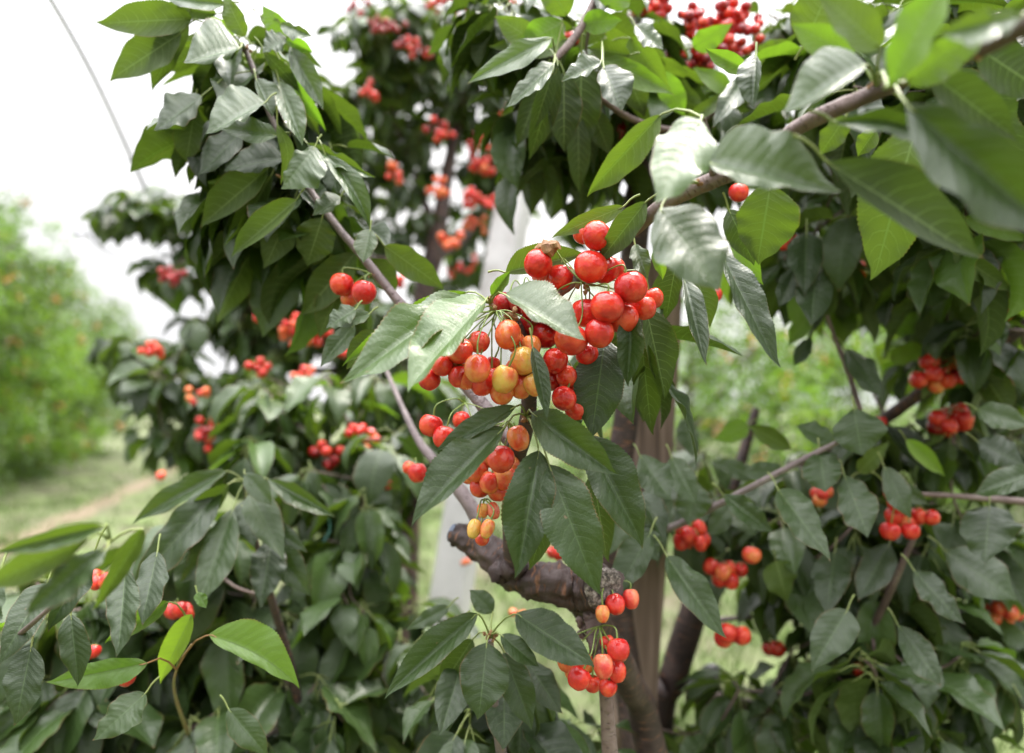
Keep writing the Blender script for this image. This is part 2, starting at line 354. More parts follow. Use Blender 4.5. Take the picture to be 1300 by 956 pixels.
def H(tree, bx, by, tx, ty, wr, wl, d, dt=0., c=0., s='T', tone=.4, at=None, z=None, pm=None, pet=True, k=0., wav=None, tilt=None):
    """one leaf placed by where its base and tip stand and how far off it hangs; wr/wl: visible half widths either side of the midrib"""
    n = 3 * TEETH + 1 if .47 < d < .8 else 40
    if z is None: z = (rng.uniform(.1, .95), rng.uniform(.1, .95))
    if wav is None: wav = rng.uniform(.10, .24)
    M = 6 if n > 50 else 4
    t = np.linspace(0, 1, n)
    B = P(bx, by, d); Tp = P(tx, ty, d + dt); L = np.linalg.norm(Tp - B)
    dx, dy = tx - bx, ty - by; ln = math.hypot(dx, dy); nx, ny = dy / ln, -dx / ln
    side = RT * nx - UP * ny; dm = d + dt * .5; u = dm / F
    tow = -nunit(P((bx + tx) / 2, (by + ty) / 2, dm) - CAMP)
    mid = B + (Tp - B) * t[:, None] + side * (c * u * np.sin(np.pi * t))[:, None] + tow * (rng.uniform(.05, .13) * L * np.sin(np.pi * t ** .8) + rng.uniform(-.03, .03) * L * np.sin(2 * np.pi * t))[:, None]
    mid[-max(2, n // 8):] += side * (.02 * L * np.linspace(0, 1, max(2, n // 8)) ** 2)[:, None] * (1 if LID % 2 else -1)
    sh = shape(t, k); ser = 1 + (.055 * (saw(t) - .5) if n > 50 else 0) * np.minimum(1, 3 * (1 - t) + .25)
    hw = .27 * max(L, .06)
    def edge(w, sgn, zz):
        w3 = w * u; dep = math.sqrt(max(0., hw * hw - w3 * w3)) if abs(w3) < hw else 0.
        dep = min(dep, .8 * hw); dep = zz * max(dep, .25 * hw)
        return (side * (sgn * w3) + tow * dep)[None] * (sh * ser)[:, None]
    ER, EL = edge(wr, 1, z[0]), edge(wl, -1, z[1])
    kt = rng.uniform(.35, .95) * (1 if s == 'T' else -.7) if tilt is None else tilt
    def lean(v): return v + tow * (kt * -(v @ UP))[..., None]
    mid = B + lean(mid - B); ER = lean(ER); EL = lean(EL)
    tg = nunit(mid[-1] - B); nr = nunit(np.cross(lean(side), tg)); 
    if nr @ tow < 0: nr = -nr
    if s == 'U': ER, EL = EL, ER
    nrm = nr * (1 if s == 'T' else -1)
    # orientation: face normal = top side must follow nrm
    test = np.cross(ER[n // 2] - EL[n // 2], tg)   # grid_faces order gives (v direction) x (a direction)
    if (np.cross(tg, ER[n // 2] - EL[n // 2]) @ nrm) > 0: pass
    add_leaf(tree, mid, ER, EL, np.broadcast_to(nrm, mid.shape), tone, M, at, B, tg, L, pm, pet, wav, d, ln)
def add_leaf(tree, mid, ER, EL, nr, tone, M, at, B, tg, L, pm, pet, wav, d, pxl, sag=.25):
    global LID
    LID += 1; n = len(mid)
    # winding: a x t must agree with nr
    a = (ER - EL)[n // 2]; f = np.cross(a, mid[n // 2 + 1] - mid[n // 2])
    if f @ nr[n // 2] < 0: ER, EL = EL, ER
    pts = None; pr = None
    if pet:
        if at is not None: A = P(*at) if len(at) == 3 and not isinstance(at, np.ndarray) else at
        else: A = B - tg * min(.028, .22 * L) + np.array([0, 0, .004])
        A = np.asarray(A); m = (A + B) / 2 + np.array([0, 0, .12 * np.linalg.norm(A - B)])
        pts = np.array([A, m, B, mid[max(1, n // 12)]]); pr = [.0011, .0009, .0008, .0005]
    l = dict(mid=mid, ER=ER, EL=EL, nr=nr, tone=float(np.clip(tone + rng.normal() * .03, 0, 1)), M=M, pet=pts, pr=pr, seed=LID, wav=wav, sag=sag, px=0)
    if pm: l['pm'] = pm
    c = mid[n // 2]; x, y, dd = pix(c)
    inside = -40 < x < 1340 and -40 < y < 990 and dd > 0
    l['px'] = pxl if inside else pxl * .01
    tree.leaves.append(l)

def rleaf(tree, base, D, up, L, W, bend, fold, tone, at=None, res=None, wav=.14):
    """a free leaf: base point, direction, upper side, length, half width, droop and fold"""
    x, y, d = pix(base); n = res or (28 if d < 1.1 else (13 if d < 2 else 8)); M = 3 if d < 1.1 else 2
    D = nunit(np.asarray(D, float)); Nn = nunit(up - D * (up @ D)); S = np.cross(D, Nn)
    t = np.linspace(0, 1, n); ang = bend * t ** 1.2
    dirs = D[None] * np.cos(ang)[:, None] - Nn[None] * np.sin(ang)[:, None]; nn = Nn[None] * np.cos(ang)[:, None] + D[None] * np.sin(ang)[:, None]
    mid = base + np.vstack([np.zeros(3), np.cumsum((dirs[1:] + dirs[:-1]) / 2 * (L / (n - 1)), axis=0)])
    sh = shape(t)[:, None] * W; tw = rng.normal() * .35 * t[:, None]
    S2 = S[None] * np.cos(tw) + nn * np.sin(tw); n2 = nn * np.cos(tw) - S[None] * np.sin(tw)
    ER = (S2 * math.cos(fold) + n2 * math.sin(fold)) * sh; EL = (-S2 * math.cos(fold) + n2 * math.sin(fold)) * sh
    add_leaf(tree, mid, ER, EL, n2, tone, M, at, base, D, L, None, True, wav, d, L * F / max(d, .1))

def rosette(tree, px, py, d, n=8, L=.105, tone=.38, el=(.0, 1.2), az=None, twig=None, spread=.22, c=None):
    c = P(px, py, d) if c is None else np.asarray(c)
    a0 = rng.uniform(0, 6.28)
    for i in range(n):
        a = a0 + i * 2.4 + rng.normal() * .25
        if az is not None: a = az[0] + rng.uniform(-1, 1) * az[1]
        e = rng.uniform(*el); D = np.array([math.cos(a) * math.cos(e), math.sin(a) * math.cos(e), -math.sin(e)])
        up = np.array([0, 0, 1.]) + rng.normal(size=3) * spread + .25 * np.array([math.cos(a), math.sin(a), 0])
        l = L * rng.uniform(.6, 1.22); off = np.array([0, 0, rng.uniform(-.02, .02)])
        base = c + off + D * rng.uniform(.016, .03)
        rleaf(tree, base, D, up, l, l * rng.uniform(.22, .32), rng.uniform(.1, 1.3), rng.uniform(.05, .8), tone + rng.normal() * .13, at=c + off)
    if twig is not None:
        A = P(*twig) if not isinstance(twig, np.ndarray) else twig
        m = (A + c) / 2 + (rng.normal(size=3) * .08 - np.array([0, 0, .06])) * np.linalg.norm(A - c)
        tree.twigs.append(([A, m, c], [.0026, .0021, .0016], np.linalg.norm(A - c) * F / d))
    return c
def fill(tree, cx, cy, rx, ry, d0, d1, n, anchor=None, nl=8, **k):
    net = getattr(tree, 'net', None)
    if net is None: net = tree.net = []
    if anchor:
        for q in anchor:
            w = P(*q)
            if not any(np.allclose(w, z) for z in net): net.append(w)
    for i in range(n):
        a = rng.uniform(0, 6.28); r = math.sqrt(rng.uniform(0, 1)); x, y = cx + rx * r * math.cos(a), cy + ry * r * math.sin(a)
        w = P(x, y, rng.uniform(d0, d1)); tw = min(net, key=lambda q: np.sum((q - w) ** 2)) if net and anchor else None
        c = rosette(tree, x, y, w @ np.array([0, 1., 0]), n=nl, twig=tw, c=w, **k); net.append(c)
def fill_old(tree, cx, cy, rx, ry, d0, d1, n, anchor=None, nl=8, **k):
    for i in range(n):
        a = rng.uniform(0, 6.28); r = math.sqrt(rng.uniform(0, 1)); x, y = cx + rx * r * math.cos(a), cy + ry * r * math.sin(a)
        tw = None
        if anchor is not None:
            if isinstance(anchor, list): tw = min(anchor, key=lambda q: (q[0] - x) ** 2 + (q[1] - y) ** 2)
            else: tw = anchor
        rosette(tree, x, y, rng.uniform(d0, d1), n=nl, twig=tw, **k)

def wood(tree, name, pts, m=None, sides=16, rough=.10):
    """pts: (px, py, depth, radius in metres)"""
    mb = MB(); tube(mb, [P(*p[:3]) for p in pts], [p[3] for p in pts], sides=sides, rough=rough)
    return mb.build(name, m or BARK, tree.root)

def knob(mb, c, r, seed=0):
    rr = np.random.default_rng(seed); 
    th = np.linspace(0, np.pi, 7)[:, None]; ph = np.linspace(0, 2 * np.pi, 9, endpoint=False)[None]
    R = r * (1 + .25 * rr.normal(size=(7, 9))); v = np.stack([R * np.sin(th) * np.cos(ph), R * np.sin(th) * np.sin(ph), R * np.cos(th) * np.ones_like(ph)], -1).reshape(-1, 3) + c
    mb.add(v, grid_faces(7, 9, True))
def spur(tree, x, y, d, r=.004, k=6):
    mb = MB(); c = P(x, y, d)
    for i in range(k): knob(mb, c + rng.normal(size=3) * r * .9, r * rng.uniform(.4, .8), i)
    mb.build('bud', BUD, tree.root, smooth=False)

# ------------------------------------------------------------------ cherries
def bunch(label, node, fruits, group=None, stems=True, bud=True):
    """node (px,py,d); fruits: (px,py,d,rx_px,aspect,key)"""
    Nn = P(*node); root = empty('cherry_bunch', Nn); tag(root, label, 'cherries', group or 'bunches of cherries hanging in the trees')
    for (x, y, d, r, asp, key) in fruits:
        r *= 1.05
        c = P(x, y, d); R = r * d / F
        o = bpy.data.objects.new('cherry', CMESH[key])
        ax = nunit(Nn - c) * .55 + np.array([0, 0, .8]) + rng.normal(size=3) * .22; ax = Vector(nunit(ax))
        q = ax.to_track_quat('Z', 'Y') @ Matrix.Rotation(rng.uniform(0, 6.28), 3, 'Z').to_quaternion()
        o.rotation_mode = 'QUATERNION'; o.rotation_quaternion = q; o.location = tuple(c - Nn); o.scale = (R, R * rng.uniform(.95, 1.0), R * asp)
        link(o, root)
        if stems:
            top = c + np.array(ax) * R * asp * .66
            ln = np.linalg.norm(top - Nn); m1 = (top * .35 + Nn * .65) + np.array([0, 0, .18 * ln]) + rng.normal(size=3) * .05 * ln
            m2 = top + np.array(ax) * .3 * ln + np.array([0, 0, .02 * ln])
            mb = MB(); tube(mb, np.array([Nn, m1, m2, top]), [.0009, .0007, .0007, .0011], sides=6)
            # stem coordinates relative to the fruit (rigid part of it)
            s = mb.build('stem', STEM, None); s.parent = o
            s.matrix_parent_inverse = (Matrix.Translation(Vector(Nn)) @ Matrix.LocRotScale(o.location, q, o.scale)).inverted()
    return root
def pack(x, y, d, n, rx, ry, r=10, key='r', depth=.03, asp=1.0):
    out = []; tries = 0; pts = []
    while len(out) < n and tries < 4000:
        tries += 1; a = rng.normal(size=3); a = a / np.linalg.norm(a) * rng.uniform(0, 1) ** .4
        q = np.array([a[0] * rx, a[1] * ry, a[2] * depth * F / d])
        if all(np.linalg.norm(q - p) > 1.72 * r for p in pts):
            pts.append(q); out.append((x + q[0], y + q[1], d + q[2] * d / F, r * rng.uniform(.88, 1.08), asp, key if len(key) == 1 else random.choice(key)))
    return out
# ------------------------------------------------------------------ the ground
def G(px, py, z=0.):
    r = FW + RT * (px - CX) / F + UP * (CY - py) / F; return CAMP + r * ((z - EYE) / r[2])
gm = simple('ground_soil_grass', [(.30, (.08, .065, .04)), (.48, (.075, .085, .035)), (.62, (.09, .125, .035)), (.8, (.18, .22, .07))], 1.3, .95, det=8)
mb = MB(); nx = 60; xs = np.linspace(-300, 300, nx); ys = np.linspace(-60, 540, nx)
gx, gy = np.meshgrid(xs, ys); mb.add(np.stack([gx, gy, 0 * gx], -1).reshape(-1, 3), grid_faces(nx, nx)[:, ::-1] if False else grid_faces(nx, nx))
g_ = mb.build('ground', gm); tag(g_, 'grassy orchard floor', kind='structure')
pm_ = simple('trodden_dirt', [(.3, (.10, .085, .045)), (.6, (.155, .115, .075)), (.8, (.19, .15, .10))], 3, .95, det=8)
def strip(name, pts, w, m, z, label):
    c = spline(np.array(pts), 60); tg = nunit(np.gradient(c, axis=0)); s = np.stack([tg[:, 1], -tg[:, 0], 0 * tg[:, 0]], -1)
    ww = (w * (1 + .2 * np.sin(np.arange(60) * .9) + .1 * rng.normal(size=60)))[:, None]
    mb = MB(); v = np.stack([c - s * ww, c + s * ww], 1); v[..., 2] = z
    mb.add(v.reshape(-1, 3), grid_faces(60, 2)); tag(mb.build(name, m), label, kind='structure')
ROW = nunit(np.array([-.334, 1, 0.]))
strip('path', [G(-220, 800), G(0, 694), G(95, 655), G(165, 622), G(215, 598), G(250, 582)], .21, pm_, .008, 'bare earth path worn through the grass')
# grass blades
gmat = simple('grass_blade', [(.3, (.05, .09, .014)), (.6, (.10, .16, .026)), (.85, (.24, .24, .09))], 2.2, .6)
NB = 34000
r_ = 3.2 + 17 * rng.uniform(0, 1, NB) ** 1.3; a_ = rng.uniform(-.72, .72, NB)
wh = rng.integers(0, NB, NB // 22); cl = rng.integers(0, len(wh), NB); r_ = r_[wh][cl]; a_ = a_[wh][cl]; bx = r_ * np.sin(a_) + rng.normal(size=NB) * .13; by = r_ * np.cos(a_) + rng.normal(size=NB) * .13
th = rng.uniform(0, 6.28, NB); hh = rng.uniform(.05, .16, NB); w = .006 + .002 * r_ / 6; ln = rng.normal(size=(NB, 2)) * .05
b0 = np.stack([bx - w * np.cos(th), by - w * np.sin(th), 0 * bx], -1); b1 = np.stack([bx + w * np.cos(th), by + w * np.sin(th), 0 * bx], -1)
b2 = np.stack([bx + ln[:, 0], by + ln[:, 1], hh], -1)
mb = MB(); mb.add(np.stack([b0, b1, b2], 1).reshape(-1, 3), np.arange(NB * 3).reshape(-1, 3))
tag(mb.build('grass', gmat, smooth=False), 'short grass between the rows', 'grass', kind='stuff')

# ------------------------------------------------------------------ far orchard trees
FARBARK = simple('far_bark', [(.3, (.05, .035, .03)), (.7, (.11, .08, .07))], 8, .8)
FRUIT_O = simple('far_fruit_orange', [(.3, (.62, .33, .08)), (.7, (.60, .17, .06))], 3, .4)
def far_tree(name, x, y, h, w, n, tone, label, cat='tree', group=None, leaf=.10, base=.35, fruit=120, K=110):
    root = empty(name, (x, y, 0)); tag(root, label, cat, group)
    mb = MB(); tp = np.array([[0, 0, -.05], [.05, 0, h * .25], [-.04, .05, h * .5], [.02, 0, h * .9]])
    tube(mb, tp, [.07, .06, .045, .012], sides=9, rough=.1); mb.build('trunk', FARBARK, root)
    for i in range(7):
        a = i * 2.4 + rng.uniform(0, .6); z0 = h * rng.uniform(.18, .6); r = w * rng.uniform(.3, .48)
        mb = MB(); tube(mb, np.array([[0, 0, z0], [math.cos(a) * r * .5, math.sin(a) * r * .5, z0 + .25 * h * .5], [math.cos(a) * r, math.sin(a) * r, z0 + .28 * h]]), [.035, .025, .008], sides=6)
        mb.build('limb', FARBARK, root)
    u = rng.normal(size=(K, 3)); u = nunit(u) * (rng.uniform(.2, 1.25, (K, 1)) ** .6)
    cz = h * (base + (1 - base) * .5)
    prof = 1 - .35 * np.clip(u[:, 2:3], 0, 1)
    cc = np.hstack([u[:, :2] * w / 2 * prof, cz + u[:, 2:3] * h * (1 - base) * .5])
    which = rng.integers(0, K, n); p = cc[which] + rng.normal(size=(n, 3)) * np.array([.12, .12, .10]) * (w / 2.6)
    ctone = (tone + rng.normal(size=K) * .2)[which] + rng.normal(size=n) * .08
    p[:, 2] = np.maximum(p[:, 2], .1)
    az = rng.uniform(0, 6.28, n); el = rng.uniform(.1, 1.2, n); D = np.stack([np.cos(az) * np.cos(el), np.sin(az) * np.cos(el), -np.sin(el)], -1)
    U = nunit(np.array([0, 0, 1.]) + rng.normal(size=(n, 3)) * .4); S = nunit(np.cross(D, U)); Nn = np.cross(S, D)
    L = (leaf * rng.uniform(.7, 1.25, n))[:, None]; W = L * .27
    v = np.stack([p, p + D * L * .42 + S * W + Nn * W * .3, p + D * L * .45, p + D * L * .42 - S * W + Nn * W * .3, p + D * L - Nn * L * .15], 1)
    k = np.arange(n)[:, None] * 5; f = np.concatenate([k + np.array([[0, 1, 2]]), k + np.array([[0, 2, 3]]), k + np.array([[2, 1, 4]]), k + np.array([[3, 2, 4]])])
    mb = MB(); mb.add(v.reshape(-1, 3), f, tone=np.clip(np.repeat(ctone, 5), 0, 1)); mb.build('crown', LEAF_FAR, root)
    if fruit:
        mb = MB(); base_v = np.array([[1, 0, 0], [-1, 0, 0], [0, 1, 0], [0, -1, 0], [0, 0, 1], [0, 0, -1]]) * .026
        ff = np.array([[0, 2, 4], [2, 1, 4], [1, 3, 4], [3, 0, 4], [2, 0, 5], [1, 2, 5], [3, 1, 5], [0, 3, 5]])
        for j in range(fruit // 8):
            c = cc[rng.integers(0, K)] * np.array([1.08, 1.08, 1])
            for q in range(8): mb.add(base_v + c + rng.normal(size=3) * .045, ff)
        tag(mb.build('fruit', FRUIT_O, root), kind='stuff')
    return root
P0 = G(0, 632)
kinds = ['bushy far tree at the left edge of the photo, nearest of its row', 'second far tree of the left row, orange fruit in its crown', 'third far tree of the left row, behind the end of the dirt path',
         'fourth far tree of the left row, half hidden by nearer boughs', 'fifth far tree of the left row, seen through gaps', 'sixth far tree of the left row, small with distance', 'seventh far tree, at the end of the left row']
for i in range(7):
    c = P0 + ROW * (-1.3 + i * 2.1) + np.array([-1.4, 0, 0])
    far_tree('cherry_tree', c[0] + rng.normal() * .15, c[1], rng.uniform(5.3, 6.2) - .08 * i, 4.0, 15000 if i < 4 else 7000, .60, kinds[i], group='far row of cherry trees by the path', base=.0, fruit=420 if i < 4 else 160, K=130)
back = [(735, 12.5, 4.0, 'pale far tree seen between the white post and the tan wooden post'), (880, 9.5, 3.3, 'pale far tree just right of the tan wooden post'), (985, 12, 3.4, 'far tree with thin top against the sky, right of the wooden post'),
        (1090, 14.5, 4.2, 'farthest pale tree seen through the right hand boughs'), (1180, 9, 3.3, 'far tree behind the hanging red bunches at the right'), (1300, 11, 3.6, 'far tree at the right edge of the photo behind dense leaves'), (560, 15, 3.3, 'far tree behind the foot of the white post')]
for x, d, h, lb in back:
    c = P(x, 514, d); far_tree('cherry_tree', c[0], c[1], h, 3.6, 6500, .60, lb, group='far trees behind the posts', base=.0, fruit=200)

# ------------------------------------------------------------------ posts, wires
def post(name, top, bot, hw, hd, m, label, rot, bev=.006):
    A, B = np.asarray(bot), np.asarray(top); ax = nunit(B - A); s = nunit(np.cross(ax, [math.sin(rot), math.cos(rot), 0])); f = np.cross(ax, s)
    b = bev; prof = [(-hw + b, -hd), (hw - b, -hd), (hw, -hd + b), (hw, hd - b), (hw - b, hd), (-hw + b, hd), (-hw, hd - b), (-hw, -hd + b)]
    n = 30; v = []; L = np.linalg.norm(B - A)
    for t in np.linspace(0, 1, n):
        for q in prof: v.append(A + ax * L * t + s * (q[0] + rng.normal() * .0006) + f * (q[1] + rng.normal() * .0006))
    v = np.array(v) - A; mb = MB(); mb.add(v, grid_faces(n, 8, True)); mb.add(v[-8:], [[0, 1, 2, 3, 4, 5, 6, 7]]); mb.add(v[:8], [[7, 6, 5, 4, 3, 2, 1, 0]])
    o = mb.build(name, m, smooth=False); o.location = tuple(A); return tag(o, label, 'post')
conc = simple('pale_concrete', [(.28, (.25, .235, .22)), (.45, (.40, .395, .39)), (.75, (.50, .495, .49))], 7, .8, .3, 60)
def wood_mat():
    m, t = mat('weathered_wood'); g = N(t); co = g.node('ShaderNodeTexCoord').outputs['Object']; mp = g.node('ShaderNodeMapping'); mp.inputs['Scale'].default_value = (60, 60, 3)
    t.links.new(co, mp.inputs[0]); f = g.noise(mp.outputs[0], 1, 4, .6)
    c = g.ramp(f, [(.3, (.09, .058, .046)), (.5, (.19, .13, .105)), (.7, (.30, .215, .18))])
    pr = g.node('ShaderNodeBsdfPrincipled'); t.links.new(c, pr.inputs['Base Color']); pr.inputs['Roughness'].default_value = .8
    b = g.node('ShaderNodeBump'); b.inputs['Strength'].default_value = .6; b.inputs['Distance'].default_value = .002; t.links.new(f, b.inputs['Height']); t.links.new(b.outputs[0], pr.inputs['Normal'])
    o = g.node('ShaderNodeOutputMaterial'); t.links.new(pr.outputs[0], o.inputs[0]); return m
def to_ground(a, b):   # extends the line a->b down to the ground
    t = (a[2]) / (a[2] - b[2]); return a + (b - a) * t
a, b = P(664, 178, 2.35), P(572, 760, 2.0); post('fence_post', a, to_ground(a, b), .052, .04, conc, 'pale grey concrete post leaning behind the hanging cherries', math.radians(25))
a, b = P(836, 335, 1.2), P(802, 860, 1.16); post('fence_post', a, to_ground(a, b), .036, .032, wood_mat(), 'tan weathered wooden post beside the dark tree trunk', math.radians(-12), .004)
cab = simple('cable_grey', [(.3, (.30, .30, .36)), (.7, (.40, .40, .46))], 5, .6)
mb = MB(); tube(mb, [P(30, -60, 1.7), P(118, 95, 2.0), P(187, 245, 2.35), P(245, 375, 2.9)], [.0065] * 4, sides=8); o = mb.build('support_cable', cab); tag(o, 'grey cable running down through the open sky at the upper left', 'cable')
mb = MB(); knob(mb, P(169, 204, 2.25), .012, 3); mb.build('clamp', cab, o)
mb = MB(); tube(mb, [P(96, 297, 2.4), P(112, 298, 2.45), P(140, 322, 2.5), P(240, 372, 2.9)], [.010, .008, .004, .003], sides=6); tag(mb.build('thin_wire', cab), 'thin slack wire with a dark end above the far row', 'wire')
teal = simple('teal_twine', [(.3, (.10, .30, .28)), (.7, (.16, .42, .38))], 30, .5)
mb = MB(); tube(mb, [P(417, 652, 1.2), P(419, 672, 1.2), P(411, 690, 1.2), P(413, 712, 1.2)], [.0022, .0022, .002, .0012], sides=6); tag(mb.build('twine', teal), 'short teal twine hanging among leaves left of the centre', 'twine')
hose = simple('black_rubber', [(.3, (.012, .012, .014)), (.7, (.03, .03, .034))], 30, .45)
mb = MB(); c0 = P(900, 860, 1.35)
tube(mb, [P(850, 874, 1.4), P(885, 862, 1.35), P(905, 850, 1.33), P(930, 868, 1.4), P(960, 885, 1.5)], [.008, .009, .012, .009, .008], sides=10); tube(mb, [P(880, 880, 1.35), P(899, 856, 1.32), P(915, 880, 1.34)], [.008, .011, .007], sides=8)
tag(mb.build('drip_hose', hose), 'black irrigation hose tied at the foot of the dark limb', 'hose')

# ------------------------------------------------------------------ tree standing behind on the left
t2r = empty('cherry_tree', to_ground(P(540, 300, 2.6), P(515, 700, 2.6)))
tag(t2r, 'dark leafy cherry tree behind the concrete post, red fruit up its crown', 'tree')
def local(root):   # children built in world coordinates
    for o in COL.objects:
        if o.parent is root and o.matrix_parent_inverse == Matrix.Identity(4) and o.type == 'MESH': o.matrix_parent_inverse = Matrix.Translation(-root.location)
T2 = Tree(t2r)
wood(T2, 'trunk', [(505, 1060, 2.6, .055), (512, 800, 2.6, .05), (522, 560, 2.6, .045), (535, 390, 2.6, .04), (550, 330, 2.6, .034)])
wood(T2, 'branch', [(548, 335, 2.6, .04), (560, 270, 2.6, .03), (572, 200, 2.65, .022), (590, 110, 2.7, .017), (604, 20, 2.8, .01), (600, -50, 2.8, .006)])
wood(T2, 'branch', [(556, 320, 2.6, .026), (545, 275, 2.62, .018), (533, 240, 2.65, .012), (500, 150, 2.6, .007), (470, 60, 2.5, .005)])
wood(T2, 'branch', [(550, 340, 2.6, .024), (480, 330, 2.5, .014), (380, 330, 2.4, .01), (280, 300, 2.3, .006), (200, 270, 2.3, .004)])
wood(T2, 'branch', [(530, 450, 2.6, .026), (430, 470, 2.4, .015), (320, 470, 2.2, .01), (230, 500, 2.1, .006)])
wood(T2, 'branch', [(552, 330, 2.6, .022), (600, 290, 2.8, .014), (640, 200, 3., .01), (660, 90, 3., .006)])
anc = [(560, 270, 2.6), (575, 190, 2.65), (590, 110, 2.7), (602, 30, 2.8), (535, 242, 2.65), (500, 150, 2.6), (470, 60, 2.5), (480, 330, 2.5), (380, 330, 2.4), (280, 300, 2.3), (200, 270, 2.3), (430, 470, 2.4), (320, 470, 2.2), (230, 500, 2.1), (600, 290, 2.8), (640, 200, 3.), (530, 450, 2.6)]
k2 = dict(L=.10, anchor=anc, tone=.30)
for a in [(452, 150, 30, 60, 2.3, 2.7, 9), (500, 20, 75, 26, 2.3, 2.7, 13), (560, 60, 85, 55, 2.4, 2.9, 26), (545, 130, 60, 60, 2.65, 3.1, 22), (500, 200, 55, 55, 2.5, 3.0, 20), (495, 270, 50, 45, 2.5, 3., 14),
          (620, 110, 55, 90, 2.5, 3.1, 20), (605, 250, 42, 60, 2.75, 3.3, 13), (470, 90, 20, 30, 2.3, 2.6, 3), (400, 120, 25, 60, 2.3, 2.6, 4), (480, 30, 60, 30, 2.3, 2.6, 8), (650, 250, 40, 60, 3.0, 3.4, 8), (720, 240, 40, 60, 3., 3.4, 5), (630, 40, 80, 40, 2.5, 3., 12), (690, 60, 60, 60, 2.6, 3, 12), (590, 200, 50, 60, 2.75, 3.2, 12), (620, 300, 50, 50, 2.9, 3.4, 14), (560, 340, 50, 30, 2.8, 3.2, 5), (180, 430, 40, 25, 1.9, 2.2, 6), (165, 262, 40, 14, 2.1, 2.4, 5), (420, 250, 40, 50, 2.5, 2.8, 7), (520, 60, 50, 50, 2.3, 2.8, 12)]:
    fill(T2, *a, nl=9, **k2)
for a in [(195, 262, 62, 16, 2.1, 2.5, 10), (290, 285, 85, 28, 2.1, 2.5, 18), (250, 330, 60, 34, 2.1, 2.4, 13), (340, 345, 75, 55, 2.0, 2.4, 26), (430, 350, 60, 60, 2.1, 2.5, 16), (300, 400, 60, 24, 2.1, 2.4, 12), (385, 420, 85, 40, 2., 2.4, 22),
          (205, 470, 45, 32, 1.8, 2.2, 10), (235, 520, 62, 36, 1.8, 2.2, 13), (285, 560, 60, 36, 1.8, 2.1, 12), (320, 480, 60, 50, 1.8, 2.2, 16), (500, 440, 60, 60, 2.1, 2.5, 14)]:
    fill(T2, *a, nl=9, L=.10, tone=.28, anchor=anc)
T2.finish()

# boughs in the middle distance at the left
t4r = empty('cherry_tree', P(470, 1400, 1.6)); t4r.location.z = 0
tag(t4r, 'low cherry tree with drooping grey green leaves between the far row and the dark limb', 'tree'); T4 = Tree(t4r)
wood(T4, 'trunk', [(470, 1350, 1.6, .04), (480, 1000, 1.6, .034), (500, 720, 1.6, .028), (520, 655, 1.6, .022), (560, 580, 1.65, .016), (590, 500, 1.7, .01)])
wood(T4, 'branch', [(498, 740, 1.6, .022), (450, 620, 1.5, .012), (400, 560, 1.45, .007), (350, 520, 1.4, .004)])
wood(T4, 'branch', [(485, 900, 1.6, .02), (420, 780, 1.4, .012), (340, 720, 1.3, .008), (250, 700, 1.2, .004)])
a4 = [(450, 620, 1.5), (400, 560, 1.45), (350, 520, 1.4), (520, 655, 1.6), (420, 780, 1.4), (340, 720, 1.3), (560, 580, 1.65)]
for a in [(410, 500, 90, 35, 1.35, 1.65, 12), (400, 560, 95, 40, 1.25, 1.6, 15), (470, 590, 70, 50, 1.3, 1.7, 12), (360, 590, 50, 30, 1.2, 1.5, 6), (440, 660, 70, 40, 1.1, 1.4, 11), (450, 730, 45, 45, 1.15, 1.5, 9), (390, 740, 90, 60, 1.1, 1.4, 13), (410, 850, 100, 70, 1.1, 1.4, 16), (540, 500, 40, 40, 1.5, 1.8, 5), (350, 930, 150, 50, 1., 1.3, 12), (520, 900, 80, 50, 1.1, 1.3, 8)]:
    fill(T4, *a, nl=8, L=.10, tone=.33, anchor=a4)
T4.finish(90)

# ------------------------------------------------------------------ the main tree
mr = empty('cherry_tree', P(806, 1400, .95)); mr.location.z = 0
tag(mr, 'cherry tree with the sawn limb and dark trunk against the wooden post', 'tree'); M1 = Tree(mr)
wood(M1, 'trunk', [(905, 2300, .95, .045), (850, 1200, .95, .032), (822, 930, .95, .021), (800, 868, .90, .0185), (778, 820, .85, .0165), (752, 785, .79, .0165), (738, 758, .755, .018)], sides=24)
wood(M1, 'trunk', [(835, 1100, 1.0, .035), (800, 880, 1.08, .024), (778, 700, 1.08, .020), (786, 600, 1.08, .019), (797, 500, 1.08, .021), (802, 380, 1.1, .021), (809, 260, 1.1, .022), (826, 190, 1.12, .016)], sides=20)
wood(M1, 'branch', [(822, 200, 1.12, .013), (833, 150, 1.13, .011), (838, 80, 1.15, .010), (842, 10, 1.15, .009), (850, -60, 1.15, .008)], TWIG_P)
wood(M1, 'limb', [(766, 747, .700, .0222), (757, 747, .722, .0222), (738, 745, .738, .0225), (718, 744, .742, .0205), (695, 737, .747, .0215), (672, 735, .765, .0195), (652, 724, .775, .0205), (630, 706, .79, .0190), (608, 694, .80, .0155), (590, 683, .81, .0145), (578, 678, .82, .0125)], sides=36, rough=.22)
def disc(name, c, axis, r, parent):
    ax = Vector(axis); q = ax.to_track_quat('Z', 'Y').to_matrix(); mb = MB(); v = []
    rr = [0, .5, .85, 1.]; k = 26
    for i, s in enumerate(rr):
        for j in range(k):
            a = j * 6.2832 / k; w = s * r * (1 + .05 * math.sin(3 * a) + .04 * rng.normal() * (i > 0)); v.append(np.array(q @ Vector((w * math.cos(a), w * math.sin(a), (.003 if i < 3 else -.001) + rng.normal() * .0005))) + c)
    mb.add(v, grid_faces(4, k, True)); return mb.build(name, CUT, parent)
ax = P(766, 748, .705) - P(740, 746, .72); ax = nunit(ax); disc('cut_end', P(766.5, 747, .698), np.array([.42, -.90, .0]), .0222, mr)
